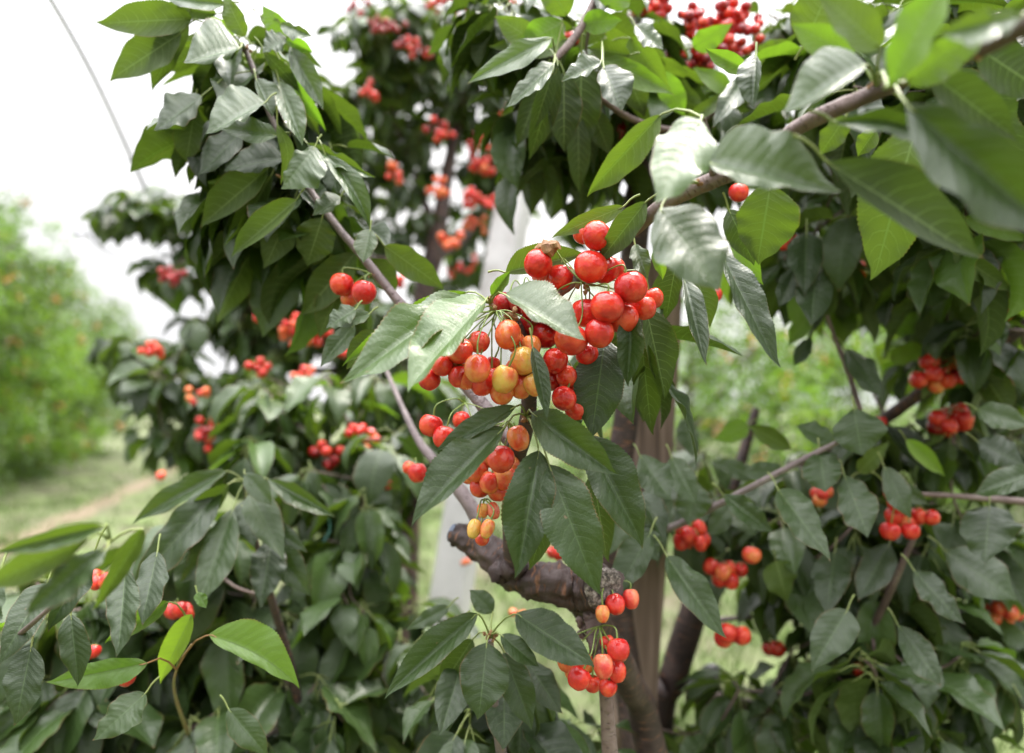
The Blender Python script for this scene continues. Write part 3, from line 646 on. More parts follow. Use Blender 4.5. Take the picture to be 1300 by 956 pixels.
mb = MB(); tube(mb, [P(578, 678, .82), P(573, 676, .822)], [.0125, .011], sides=12); mb.build('cut_end', simple('sealed_cut', [(.3, (.06, .08, .12)), (.7, (.13, .16, .22))], 90, .6), mr)
mb = MB(); c = P(645, 722, .765)
for q in range(3): knob(mb, P(632 + 12 * q, 727 - 3 * q, .752), .011, q + 40)
mb.build('knot', BARK, mr)
mb = MB(); tube(mb, [P(748, 765, .74), P(752, 790, .72), P(757, 830, .70), P(768, 880, .70), P(800, 1300, .74)], [.011, .008, .0065, .007, .012], sides=12, rough=.3)
for q in range(14): knob(mb, P(742 + rng.uniform(-7, 7), 782 + q * 2.2, .72), .0032, q)
mb.build('spur_twig', TWIG, mr)
wood(M1, 'branch', [(655, 725, .76, .014), (650, 650, .72, .010), (655, 590, .68, .0085), (669, 535, .655, .0078), (672, 480, .64, .0068), (664, 430, .63, .0055), (650, 402, .625, .0045)], sides=14)
wood(M1, 'branch', [(652, 562, .69, .0085), (636, 545, .70, .0080), (598, 496, .72, .0072), (550, 438, .74, .0062), (502, 378, .76, .0055), (462, 328, .77, .0048), (430, 290, .78, .0042), (390, 235, .79, .004), (345, 150, .80, .0036), (322, 90, .80, .0034), (311, 62, .80, .003)], TWIG_P, sides=12)
wood(M1, 'branch', [(622, 698, .79, .011), (603, 652, .80, .009), (574, 610, .83, .008), (535, 565, .9, .0055), (512, 520, .98, .004), (490, 470, 1.1, .003), (468, 425, 1.2, .0018)], TWIG_P, sides=12)
wood(M1, 'branch', [(700, 1200, .85, .012), (650, 1020, .76, .007), (628, 900, .70, .005), (622, 812, .68, .0035)], TWIG_P, sides=10)
spur(M1, 311, 60, .795, 0.0030, 8); spur(M1, 353, 224, .76, 0.0020, 4); spur(M1, 626, 383, .62, 0.0035, 9); spur(M1, 648, 400, .62, 0.0050, 9); spur(M1, 668, 530, .645, 0.0030, 7); spur(M1, 590, 513, .70, 0.0015, 4); spur(M1, 622, 808, .675, 0.0035, 10); spur(M1, 472, 349, .755, 0.0015, 4)
# woody dead stub over the centre
mb = MB(); tube(mb, [P(680, 318, .60), P(695, 316, .595), P(709, 311, .59)], [.0035, .0075, .0045], sides=7, rough=.3); mb.build('dry_stub', BUD, mr, smooth=False)
n0 = (311, 62, .795); n1 = (622, 385, .62); n2 = (668, 528, .645); n3 = (622, 808, .675); 
HL = lambda *a, **k: H(M1, *a, **k)
# upper-left spray
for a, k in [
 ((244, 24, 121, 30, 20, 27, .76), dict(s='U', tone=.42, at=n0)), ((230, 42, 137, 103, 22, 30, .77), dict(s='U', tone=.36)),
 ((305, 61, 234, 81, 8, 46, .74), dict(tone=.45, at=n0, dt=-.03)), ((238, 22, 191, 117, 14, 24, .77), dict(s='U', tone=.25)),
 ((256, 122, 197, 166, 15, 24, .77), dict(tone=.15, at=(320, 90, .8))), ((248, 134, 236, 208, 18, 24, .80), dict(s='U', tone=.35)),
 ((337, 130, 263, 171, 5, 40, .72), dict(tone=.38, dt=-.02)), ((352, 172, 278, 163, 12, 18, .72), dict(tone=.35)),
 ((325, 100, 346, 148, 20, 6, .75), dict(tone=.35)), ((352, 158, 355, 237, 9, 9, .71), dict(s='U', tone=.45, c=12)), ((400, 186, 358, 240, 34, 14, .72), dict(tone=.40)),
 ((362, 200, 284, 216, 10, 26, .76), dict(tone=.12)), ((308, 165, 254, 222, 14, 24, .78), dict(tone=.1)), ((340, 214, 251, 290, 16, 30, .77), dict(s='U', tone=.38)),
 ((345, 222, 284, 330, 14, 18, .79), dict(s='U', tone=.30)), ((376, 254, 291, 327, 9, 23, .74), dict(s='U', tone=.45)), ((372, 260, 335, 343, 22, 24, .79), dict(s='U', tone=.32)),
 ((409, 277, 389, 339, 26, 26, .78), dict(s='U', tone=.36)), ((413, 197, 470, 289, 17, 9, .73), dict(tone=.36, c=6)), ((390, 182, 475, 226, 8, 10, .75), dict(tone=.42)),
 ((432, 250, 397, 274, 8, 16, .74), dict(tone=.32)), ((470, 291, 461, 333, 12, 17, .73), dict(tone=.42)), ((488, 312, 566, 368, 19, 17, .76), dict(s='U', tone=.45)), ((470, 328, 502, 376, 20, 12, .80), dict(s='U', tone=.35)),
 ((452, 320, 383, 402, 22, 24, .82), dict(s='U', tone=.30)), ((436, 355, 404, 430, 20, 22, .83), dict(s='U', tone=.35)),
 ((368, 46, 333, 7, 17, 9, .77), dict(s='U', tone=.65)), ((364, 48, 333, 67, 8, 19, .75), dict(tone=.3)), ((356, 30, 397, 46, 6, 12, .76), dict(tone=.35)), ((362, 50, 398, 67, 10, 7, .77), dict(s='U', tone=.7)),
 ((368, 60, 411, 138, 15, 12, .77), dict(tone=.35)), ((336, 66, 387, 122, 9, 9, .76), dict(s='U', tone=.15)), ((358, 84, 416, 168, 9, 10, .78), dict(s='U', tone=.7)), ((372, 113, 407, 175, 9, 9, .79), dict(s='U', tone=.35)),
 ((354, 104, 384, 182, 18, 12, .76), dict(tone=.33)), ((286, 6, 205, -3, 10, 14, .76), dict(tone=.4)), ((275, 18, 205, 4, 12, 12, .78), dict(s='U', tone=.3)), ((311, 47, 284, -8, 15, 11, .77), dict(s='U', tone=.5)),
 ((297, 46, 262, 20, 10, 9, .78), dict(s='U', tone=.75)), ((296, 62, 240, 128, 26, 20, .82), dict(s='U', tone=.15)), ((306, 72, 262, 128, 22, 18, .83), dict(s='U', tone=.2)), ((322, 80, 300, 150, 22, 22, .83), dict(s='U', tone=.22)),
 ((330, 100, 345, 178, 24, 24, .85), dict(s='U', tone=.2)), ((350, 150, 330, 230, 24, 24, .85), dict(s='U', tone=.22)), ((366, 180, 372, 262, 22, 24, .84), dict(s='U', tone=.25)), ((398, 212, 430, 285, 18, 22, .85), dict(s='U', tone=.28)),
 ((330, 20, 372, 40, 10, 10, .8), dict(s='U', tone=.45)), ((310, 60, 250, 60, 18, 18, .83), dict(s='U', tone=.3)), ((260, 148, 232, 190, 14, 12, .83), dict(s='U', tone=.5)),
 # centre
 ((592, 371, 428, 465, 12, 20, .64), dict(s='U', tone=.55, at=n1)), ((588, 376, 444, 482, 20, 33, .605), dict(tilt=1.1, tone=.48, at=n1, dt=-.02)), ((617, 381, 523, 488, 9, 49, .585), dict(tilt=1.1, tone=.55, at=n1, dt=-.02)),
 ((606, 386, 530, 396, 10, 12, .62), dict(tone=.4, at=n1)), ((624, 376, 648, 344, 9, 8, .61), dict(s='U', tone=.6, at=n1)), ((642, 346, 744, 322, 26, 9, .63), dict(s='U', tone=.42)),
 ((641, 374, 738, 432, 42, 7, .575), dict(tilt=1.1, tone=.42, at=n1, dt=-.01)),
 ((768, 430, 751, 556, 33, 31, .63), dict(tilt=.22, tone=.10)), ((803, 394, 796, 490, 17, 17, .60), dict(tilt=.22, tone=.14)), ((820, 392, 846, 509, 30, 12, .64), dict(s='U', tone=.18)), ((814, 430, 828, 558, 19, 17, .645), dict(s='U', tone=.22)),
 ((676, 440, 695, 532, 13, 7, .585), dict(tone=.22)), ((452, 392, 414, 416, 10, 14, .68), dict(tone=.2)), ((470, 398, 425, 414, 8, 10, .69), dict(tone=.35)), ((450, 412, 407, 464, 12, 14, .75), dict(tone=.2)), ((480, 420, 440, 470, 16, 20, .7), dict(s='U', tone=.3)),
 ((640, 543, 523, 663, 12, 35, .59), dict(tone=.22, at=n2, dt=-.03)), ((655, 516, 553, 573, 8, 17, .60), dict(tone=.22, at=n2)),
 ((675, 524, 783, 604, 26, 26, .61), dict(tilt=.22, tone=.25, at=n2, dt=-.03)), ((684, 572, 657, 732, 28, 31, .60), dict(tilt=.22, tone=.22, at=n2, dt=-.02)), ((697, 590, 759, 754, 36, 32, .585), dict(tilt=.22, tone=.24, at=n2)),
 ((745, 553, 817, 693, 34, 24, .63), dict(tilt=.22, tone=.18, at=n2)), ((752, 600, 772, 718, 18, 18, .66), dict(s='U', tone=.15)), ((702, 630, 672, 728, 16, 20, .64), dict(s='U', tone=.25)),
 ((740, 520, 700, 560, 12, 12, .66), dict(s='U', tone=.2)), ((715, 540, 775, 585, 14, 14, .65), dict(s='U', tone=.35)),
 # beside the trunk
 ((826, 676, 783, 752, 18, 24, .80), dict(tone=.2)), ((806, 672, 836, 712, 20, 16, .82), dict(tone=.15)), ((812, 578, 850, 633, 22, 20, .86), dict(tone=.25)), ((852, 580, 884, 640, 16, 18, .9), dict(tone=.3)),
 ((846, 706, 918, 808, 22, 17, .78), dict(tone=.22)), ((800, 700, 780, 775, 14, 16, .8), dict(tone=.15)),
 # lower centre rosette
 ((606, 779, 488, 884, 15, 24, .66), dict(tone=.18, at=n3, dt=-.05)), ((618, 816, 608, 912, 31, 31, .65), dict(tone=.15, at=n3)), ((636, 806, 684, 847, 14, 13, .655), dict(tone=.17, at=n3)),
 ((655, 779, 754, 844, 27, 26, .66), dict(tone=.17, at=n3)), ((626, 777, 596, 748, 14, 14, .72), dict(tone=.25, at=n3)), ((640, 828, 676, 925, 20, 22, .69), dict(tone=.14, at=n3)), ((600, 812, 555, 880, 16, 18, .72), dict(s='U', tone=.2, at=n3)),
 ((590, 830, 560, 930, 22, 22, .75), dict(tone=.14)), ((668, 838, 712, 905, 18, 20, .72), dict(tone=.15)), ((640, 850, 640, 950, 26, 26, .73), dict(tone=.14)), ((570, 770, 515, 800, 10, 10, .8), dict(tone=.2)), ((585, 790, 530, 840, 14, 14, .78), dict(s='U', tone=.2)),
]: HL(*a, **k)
for a in [(700, 930, 70, 30, .8, .95, 5), (850, 640, 30, 40, 1.0, 1.2, 3), (620, 890, 70, 40, .8, .95, 5), (520, 790, 40, 30, 1.1, 1.3, 4)]: fill(M1, *a, nl=7, L=.10, tone=.22)
for a in [(290, 60, 45, 35, .84, .92, 4), (345, 90, 45, 45, .83, .92, 6), (330, 160, 45, 40, .84, .92, 6), (385, 210, 40, 40, .84, .9, 4), (300, 240, 40, 40, .85, .92, 3), (400, 300, 30, 30, .86, .95, 3), (350, 280, 30, 30, .86, .95, 2), (370, 110, 30, 40, .85, .9, 3)]: fill(M1, *a, nl=7, L=.10, tone=.25)
for a in [(800, 610, 15, 30, .95, 1.0, 1), (790, 430, 30, 30, .7, .78, 2)]: fill(M1, *a, nl=6, L=.10, tone=.2)
M1.finish(100)

# ------------------------------------------------------------------ branch coming in at the top right
rr_ = empty('cherry_branch', P(1320, 20, .36)); tag(rr_, 'brown branch with very large blurred leaves reaching in from the top right corner', 'branch'); R1 = Tree(rr_)
wood(R1, 'bough', [(1420, -50, .30, .0062), (1320, 20, .345, .0060), (1240, 62, .385, .0058), (1180, 84, .415, .0056), (1100, 122, .455, .0056), (1020, 158, .495, .0058), (955, 205, .52, .0066), (905, 229, .535, .0068), (850, 255, .555, .0062), (795, 300, .58, .0052), (762, 328, .595, .0048), (735, 352, .61, .0045), (700, 378, .62, .0045), (664, 398, .625, .004)], TWIG, sides=18, rough=.14)
spur(R1, 1112, 112, .445, 0.0022, 9); spur(R1, 886, 232, .53, 0.0020, 5); spur(R1, 1245, 70, .38, 0.0015, 3); spur(R1, 742, 362, .6, 0.0035, 8); spur(R1, 893, 150, .49, 0.0010, 2)
wood(R1, 'side_twig', [(905, 229, .535, .0035), (905, 190, .51, .002), (893, 150, .49, .0015)], TWIG, sides=8)
nb = (1112, 110, .445); nc = (893, 150, .49); ne = (886, 232, .53)
HR = lambda *a, **k: H(R1, *a, **k)
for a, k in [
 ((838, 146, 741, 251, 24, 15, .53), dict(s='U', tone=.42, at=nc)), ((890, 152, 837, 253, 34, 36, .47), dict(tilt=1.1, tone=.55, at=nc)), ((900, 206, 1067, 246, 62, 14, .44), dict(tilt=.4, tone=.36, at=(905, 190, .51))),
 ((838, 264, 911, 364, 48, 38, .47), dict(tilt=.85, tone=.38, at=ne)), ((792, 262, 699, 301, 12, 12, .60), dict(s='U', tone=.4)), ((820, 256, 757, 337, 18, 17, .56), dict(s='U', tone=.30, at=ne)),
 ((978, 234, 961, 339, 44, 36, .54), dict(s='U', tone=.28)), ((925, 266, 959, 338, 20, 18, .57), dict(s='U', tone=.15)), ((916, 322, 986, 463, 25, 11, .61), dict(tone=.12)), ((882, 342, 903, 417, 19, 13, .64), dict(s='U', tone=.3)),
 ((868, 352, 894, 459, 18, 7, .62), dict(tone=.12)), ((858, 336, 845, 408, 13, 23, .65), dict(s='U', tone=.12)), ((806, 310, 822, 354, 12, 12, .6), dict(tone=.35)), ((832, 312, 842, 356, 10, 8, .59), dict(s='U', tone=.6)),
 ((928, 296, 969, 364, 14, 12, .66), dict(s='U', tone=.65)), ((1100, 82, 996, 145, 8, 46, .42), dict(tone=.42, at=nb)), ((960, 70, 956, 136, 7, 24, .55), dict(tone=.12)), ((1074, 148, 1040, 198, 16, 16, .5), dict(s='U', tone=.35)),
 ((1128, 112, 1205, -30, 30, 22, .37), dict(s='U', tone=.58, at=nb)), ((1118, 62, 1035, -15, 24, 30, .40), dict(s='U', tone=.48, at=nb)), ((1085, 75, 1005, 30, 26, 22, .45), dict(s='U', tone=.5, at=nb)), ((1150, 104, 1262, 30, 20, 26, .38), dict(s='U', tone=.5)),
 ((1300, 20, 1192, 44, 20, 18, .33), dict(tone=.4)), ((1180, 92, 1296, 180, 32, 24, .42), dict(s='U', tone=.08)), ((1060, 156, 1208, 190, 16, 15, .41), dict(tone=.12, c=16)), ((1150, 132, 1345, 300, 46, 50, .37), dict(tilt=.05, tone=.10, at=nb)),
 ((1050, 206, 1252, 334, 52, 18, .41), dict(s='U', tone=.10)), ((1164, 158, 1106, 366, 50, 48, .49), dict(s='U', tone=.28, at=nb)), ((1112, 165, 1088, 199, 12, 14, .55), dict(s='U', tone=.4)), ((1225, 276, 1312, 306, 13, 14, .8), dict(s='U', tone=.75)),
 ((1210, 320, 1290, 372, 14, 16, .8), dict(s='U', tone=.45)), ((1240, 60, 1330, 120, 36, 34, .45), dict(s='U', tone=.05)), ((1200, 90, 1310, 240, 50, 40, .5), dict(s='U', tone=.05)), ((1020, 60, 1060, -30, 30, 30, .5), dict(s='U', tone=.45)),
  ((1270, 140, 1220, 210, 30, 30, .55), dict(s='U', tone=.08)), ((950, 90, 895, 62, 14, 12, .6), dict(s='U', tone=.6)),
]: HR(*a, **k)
R1.finish()

# ------------------------------------------------------------------ drooping boughs at the top centre
tr_ = empty('cherry_branch', P(740, -60, .9)); tag(tr_, 'bough hanging from the top edge with dark drooping leaves above the concrete post', 'branch'); TP = Tree(tr_)
wood(TP, 'bough', [(790, -90, .85, .007), (765, -20, .82, .006), (735, 40, .80, .005), (705, 75, .78, .004)], TWIG)
wood(TP, 'bough', [(1010, 60, .95, .007), (930, 118, .92, .006), (870, 165, .9, .005), (800, 150, .86, .004), (745, 110, .82, .003)], TWIG)
wood(TP, 'bough', [(1120, -60, 1.0, .008), (1040, 40, .97, .0075), (1010, 60, .95, .007)], TWIG)
HT = lambda *a, **k: H(TP, *a, **k); nt1 = (705, 72, .78); nt2 = (765, 60, .82)
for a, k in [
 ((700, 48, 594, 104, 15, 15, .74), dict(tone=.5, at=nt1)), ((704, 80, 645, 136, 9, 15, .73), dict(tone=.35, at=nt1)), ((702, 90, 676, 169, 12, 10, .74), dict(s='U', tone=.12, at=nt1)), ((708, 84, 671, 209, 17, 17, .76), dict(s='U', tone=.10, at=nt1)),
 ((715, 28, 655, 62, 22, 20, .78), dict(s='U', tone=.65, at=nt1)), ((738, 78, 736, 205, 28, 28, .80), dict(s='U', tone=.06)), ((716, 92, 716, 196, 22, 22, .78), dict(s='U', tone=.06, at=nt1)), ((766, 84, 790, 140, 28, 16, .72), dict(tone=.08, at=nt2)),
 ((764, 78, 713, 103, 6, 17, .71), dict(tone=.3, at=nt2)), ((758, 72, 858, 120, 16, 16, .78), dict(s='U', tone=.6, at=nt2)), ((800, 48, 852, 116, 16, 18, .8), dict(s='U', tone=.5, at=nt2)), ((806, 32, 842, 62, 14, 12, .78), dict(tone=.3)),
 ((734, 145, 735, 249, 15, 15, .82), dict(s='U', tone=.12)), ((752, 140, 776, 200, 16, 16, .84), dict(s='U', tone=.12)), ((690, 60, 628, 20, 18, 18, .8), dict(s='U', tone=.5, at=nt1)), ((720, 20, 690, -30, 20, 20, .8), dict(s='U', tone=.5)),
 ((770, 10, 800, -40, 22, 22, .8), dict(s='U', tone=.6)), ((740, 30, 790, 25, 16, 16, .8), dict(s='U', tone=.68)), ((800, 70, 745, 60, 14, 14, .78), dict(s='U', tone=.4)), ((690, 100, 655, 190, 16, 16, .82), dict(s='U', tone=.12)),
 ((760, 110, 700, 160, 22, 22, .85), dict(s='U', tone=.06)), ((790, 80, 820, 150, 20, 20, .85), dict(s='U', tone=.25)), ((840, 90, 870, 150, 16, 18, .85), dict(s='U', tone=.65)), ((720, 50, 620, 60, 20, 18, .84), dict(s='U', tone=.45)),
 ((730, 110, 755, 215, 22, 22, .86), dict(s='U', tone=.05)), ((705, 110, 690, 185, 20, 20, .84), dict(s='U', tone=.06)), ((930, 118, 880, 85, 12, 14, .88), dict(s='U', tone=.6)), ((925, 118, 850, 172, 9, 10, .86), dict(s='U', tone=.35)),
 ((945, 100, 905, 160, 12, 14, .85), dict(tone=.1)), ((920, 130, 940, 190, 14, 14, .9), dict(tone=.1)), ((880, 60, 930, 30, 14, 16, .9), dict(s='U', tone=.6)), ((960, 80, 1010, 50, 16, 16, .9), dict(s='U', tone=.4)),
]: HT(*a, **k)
for a in [(650, 30, 60, 40, .95, 1.2, 7), (700, 150, 50, 45, .95, 1.15, 7), (760, 170, 40, 40, .95, 1.15, 5), (850, 120, 60, 50, 1.1, 1.3, 8), (780, 80, 70, 60, .95, 1.2, 8), (870, 200, 50, 40, 1.2, 1.4, 5), (700, 20, 80, 30, .85, 1.0, 7), (800, 40, 30, 40, 1.05, 1.15, 4), (740, 110, 45, 45, .88, 1.0, 6), (940, 130, 60, 40, 1., 1.2, 5), (1010, 40, 50, 40, 1.05, 1.2, 6), (870, 200, 30, 20, 1.1, 1.3, 2)]: fill(TP, *a, nl=7, L=.095, tone=.3, anchor=[(735, 40, .8), (765, -20, .82), (930, 118, .92), (870, 165, .9), (1010, 60, .95)])
TP.finish(95)

# ------------------------------------------------------------------ low boughs at the bottom left
br_ = empty('cherry_branch', P(230, 1000, .6)); tag(br_, 'low bough with long dark leaves and young lime green leaves at the bottom left', 'branch'); B1 = Tree(br_)
wood(B1, 'bough', [(400, 1100, 1.1, .009), (380, 900, 1.05, .007), (345, 760, .98, .005), (318, 660, .94, .003), (311, 612, .92, .0025)], BARK)
wood(B1, 'bough', [(-160, 1000, .8, .006), (-60, 880, .72, .0045), (60, 775, .52, .0016), (140, 688, .45, .0012)], TWIG)
wood(B1, 'bough', [(250, 960, 1.05, .003), (224, 890, .85, .0018), (224, 850, .73, .0013), (243, 818, .72, .0010)], simple('young_shoot', [(.3, (.20, .22, .06)), (.7, (.30, .16, .08))], 30, .45), sides=8)
nB = (311, 612, .92); nY = (224, 850, .72)
HB = lambda *a, **k: H(B1, *a, **k)
for a, k in [
 ((287, 598, 170, 662, 10, 19, 0.913), dict(tone=.25, at=nB)), ((282, 620, 166, 748, 22, 23, 0.880), dict(tone=.18, at=nB)), ((296, 646, 253, 764, 22, 21, 0.880), dict(tone=.28, at=nB)), ((318, 625, 360, 709, 24, 20, 0.880), dict(tone=.28, at=nB)),
 ((313, 634, 322, 694, 18, 20, 0.913), dict(tone=.2, at=nB)), ((340, 608, 424, 654, 10, 14, 0.913), dict(tone=.28, at=nB)), ((336, 680, 393, 756, 22, 20, 0.913), dict(tone=.22)), ((310, 600, 345, 640, 14, 14, .85), dict(tone=.3, at=nB)),
 ((290, 615, 215, 690, 16, 16, .87), dict(s='U', tone=.3, at=nB)), ((300, 660, 230, 740, 20, 20, .9), dict(tone=.12)), ((345, 690, 330, 770, 22, 22, .9), dict(tone=.1)), ((320, 655, 390, 700, 16, 14, .88), dict(tone=.15)),
 ((136, 695, 34, 779, 18, 19, 0.430), dict(tone=.18, at=(140, 688, .45))), ((112, 684, -25, 748, 20, 20, 0.413), dict(s='U', tone=.4, at=(140, 688, .45))), ((132, 668, -15, 704, 13, 12, 0.413), dict(tone=.45, at=(140, 688, .45))), ((183, 672, 117, 778, 13, 13, 0.447), dict(s='U', tone=.42, at=(140, 688, .45))),
 ((-10, 800, 40, 786, 6, 6, .6), dict(s='U', tone=.8)), ((187, 842, 58, 868, 20, 16, .66), dict(tone=.74, tilt=.3, at=nY, pm=PETIOLE_RED)), ((244, 780, 201, 870, 11, 19, .70), dict(s='U', tone=.92, at=nY)), ((265, 806, 381, 872, 38, 13, .69), dict(tone=.76, tilt=.15, at=nY, pm=PETIOLE_RED, c=8)),
 ((214, 764, 131, 816, 13, 12, .68), dict(s='U', tone=.62, at=(240, 790, .72))), ((250, 752, 262, 772, 8, 8, .72), dict(tone=.7)), ((120, 700, 60, 800, 18, 18, .6), dict(tone=.1)), ((160, 720, 150, 830, 20, 20, .6), dict(tone=.12)),
 ((60, 740, 0, 840, 20, 22, .6), dict(tone=.12)), ((90, 780, 100, 870, 20, 20, .62), dict(tone=.14)), ((200, 700, 180, 790, 20, 18, .7), dict(tone=.12)), ((40, 820, 20, 920, 24, 24, .6), dict(tone=.12)), ((0, 730, -40, 830, 20, 20, .55), dict(tone=.15)),
 ((185, 880, 120, 940, 20, 20, .66), dict(tone=.3)), ((290, 900, 340, 960, 20, 20, .7), dict(tone=.25)),
]: HB(*a, **k)
for a in [(90, 820, 120, 50, 1.05, 1.35, 14), (250, 760, 90, 60, 1.1, 1.35, 12), (330, 840, 90, 60, 1.05, 1.3, 12), (50, 760, 90, 30, 1.0, 1.2, 6), (150, 910, 150, 50, 1.0, 1.2, 12), (300, 930, 120, 40, 1., 1.2, 8), (60, 900, 90, 60, 1., 1.2, 8), (230, 680, 60, 30, 1., 1.2, 5)]: fill(B1, *a, nl=9, L=.12, tone=.24, anchor=[(345, 760, .98), (380, 900, 1.05), (60, 765, .7), (-60, 880, .75)])
B1.finish(95)

# ------------------------------------------------------------------ tree at the right
sr = empty('cherry_tree', P(840, 1500, 1.25)); sr.location.z = 0
tag(sr, 'cherry tree on the right, thick dark limb at the bottom and hanging red bunches', 'tree'); S1 = Tree(sr)
wood(S1, 'trunk', [(800, 2000, 1.25, .04), (830, 980, 1.25, .032), (852, 870, 1.25, .027), (878, 780, 1.25, .024), (900, 700, 1.27, .018), (930, 620, 1.3, .012), (960, 520, 1.35, .008)], sides=20)
wood(S1, 'branch', [(790, 700, 1.05, .0062), (828, 681, .98, .0055), (872, 661, .94, .0048), (930, 631, .9, .0044), (1020, 583, .87, .0038), (1075, 556, .85, .003)], TWIG_P, sides=12)
wood(S1, 'branch', [(905, 700, 1.27, .014), (1010, 600, 1.25, .012), (1125, 530, 1.15, .010), (1168, 500, 1.1, .0095), (1240, 458, 1.05, .009), (1320, 400, 1.0, .008)], sides=12)
wood(S1, 'branch', [(1330, 640, .95, .006), (1230, 631, .95, .0045), (1160, 627, .95, .003)], TWIG, sides=10)
wood(S1, 'branch', [(1050, 400, 1.0, .003), (1060, 430, 1.0, .003), (1076, 470, .98, .0035), (1092, 520, .95, .0035)], TWIG, sides=8)
wood(S1, 'branch', [(870, 880, 1.25, .015), (1000, 900, 1.2, .01), (1095, 860, 1.1, .0065), (1108, 800, 1.05, .006), (1135, 740, 1.0, .005), (1170, 660, .98, .003)], TWIG, sides=12)
wood(S1, 'branch', [(880, 790, 1.3, .007), (945, 784, 1.3, .0045), (1000, 781, 1.3, .0035), (1040, 760, 1.3, .002)], TWIG_P, sides=8)
wood(S1, 'branch', [(1205, 350, 1.1, .002), (1202, 400, 1.1, .003), (1204, 470, 1.08, .004)], TWIG, sides=8)
HS = lambda *a, **k: H(S1, *a, **k)
for a, k in [
 ((1084, 519, 1094, 578, 34, 32, .86), dict(tone=.25)), ((1040, 570, 1048, 624, 26, 25, .87), dict(tone=.25)), ((884, 612, 873, 665, 23, 22, .93), dict(tone=.25)), ((988, 622, 1053, 708, 23, 18, .84), dict(tone=.25)), ((918, 628, 982, 676, 14, 14, .88), dict(tone=.22)),
 ((1072, 604, 1102, 680, 26, 22, .86), dict(tone=.24)), ((1122, 592, 1156, 658, 17, 15, .9), dict(tone=.25)), ((1150, 558, 1201, 605, 12, 10, .95), dict(s='U', tone=.8)), ((1256, 642, 1250, 714, 38, 36, .9), dict(tone=.15)), ((1320, 596, 1238, 628, 14, 20, .88), dict(tone=.3)),
 ((1076, 774, 1030, 850, 28, 26, .86), dict(tone=.2)), ((1140, 794, 1194, 868, 19, 18, .88), dict(tone=.15)), ((1160, 724, 1223, 792, 16, 16, .88), dict(tone=.12)), ((985, 712, 1000, 765, 20, 22, 1.0), dict(s='U', tone=.4)), ((1073, 444, 1118, 504, 18, 14, .98), dict(tone=.2)),
 ((1030, 428, 1008, 464, 10, 10, 1.0), dict(tone=.1)), ((1024, 296, 1021, 374, 23, 23, .9), dict(tone=.07)), ((1036, 342, 1030, 412, 24, 22, .9), dict(tone=.06)), ((1012, 338, 989, 389, 13, 14, .92), dict(tone=.06)), ((1015, 360, 1012, 420, 14, 14, .98), dict(s='U', tone=.7)),
 ((1178, 352, 1182, 390, 30, 28, .9), dict(tone=.18)), ((1030, 395, 1000, 440, 12, 12, 1.), dict(s='U', tone=.7)), ((950, 540, 905, 560, 14, 14, 1.1), dict(s='U', tone=.7)), ((868, 530, 880, 580, 14, 14, 1.1), dict(tone=.3)),
 ((1000, 600, 940, 600, 12, 14, .95), dict(tone=.3)), ((960, 605, 905, 585, 12, 12, 1.0), dict(tone=.3)), ((1005, 570, 950, 540, 12, 12, 1.0), dict(s='U', tone=.4)), ((930, 640, 900, 680, 14, 14, .95), dict(tone=.25)), ((1060, 560, 1010, 540, 12, 14, .92), dict(tone=.3)),
 ((1120, 610, 1180, 640, 12, 12, .95), dict(tone=.25)), ((1240, 560, 1300, 590, 20, 18, .95), dict(tone=.12)), ((1200, 700, 1290, 760, 30, 26, .95), dict(tone=.3)), ((1130, 690, 1090, 760, 22, 22, 1.0), dict(tone=.08)), ((1060, 700, 1050, 780, 24, 24, 1.0), dict(tone=.08)),
 ((1240, 520, 1310, 540, 16, 16, .9), dict(tone=.45)), ((1130, 420, 1180, 400, 14, 14, 1.1), dict(s='U', tone=.75)), ((1230, 380, 1190, 440, 18, 16, 1.1), dict(s='U', tone=.7)), ((1130, 455, 1190, 440, 14, 12, 1.1), dict(s='U', tone=.75)), ((1090, 600, 1130, 560, 12, 12, 1.), dict(s='U', tone=.4)),
]: HS(*a, **k)
aS = [(930, 631, .95), (1020, 583, .92), (1075, 556, .9), (1125, 530, 1.15), (1168, 500, 1.1), (1240, 458, 1.05), (1300, 420, 1.0), (1230, 631, .98), (1095, 860, 1.1), (1108, 800, 1.05), (1135, 740, 1.0), (1060, 430, 1.0), (945, 784, 1.3)]
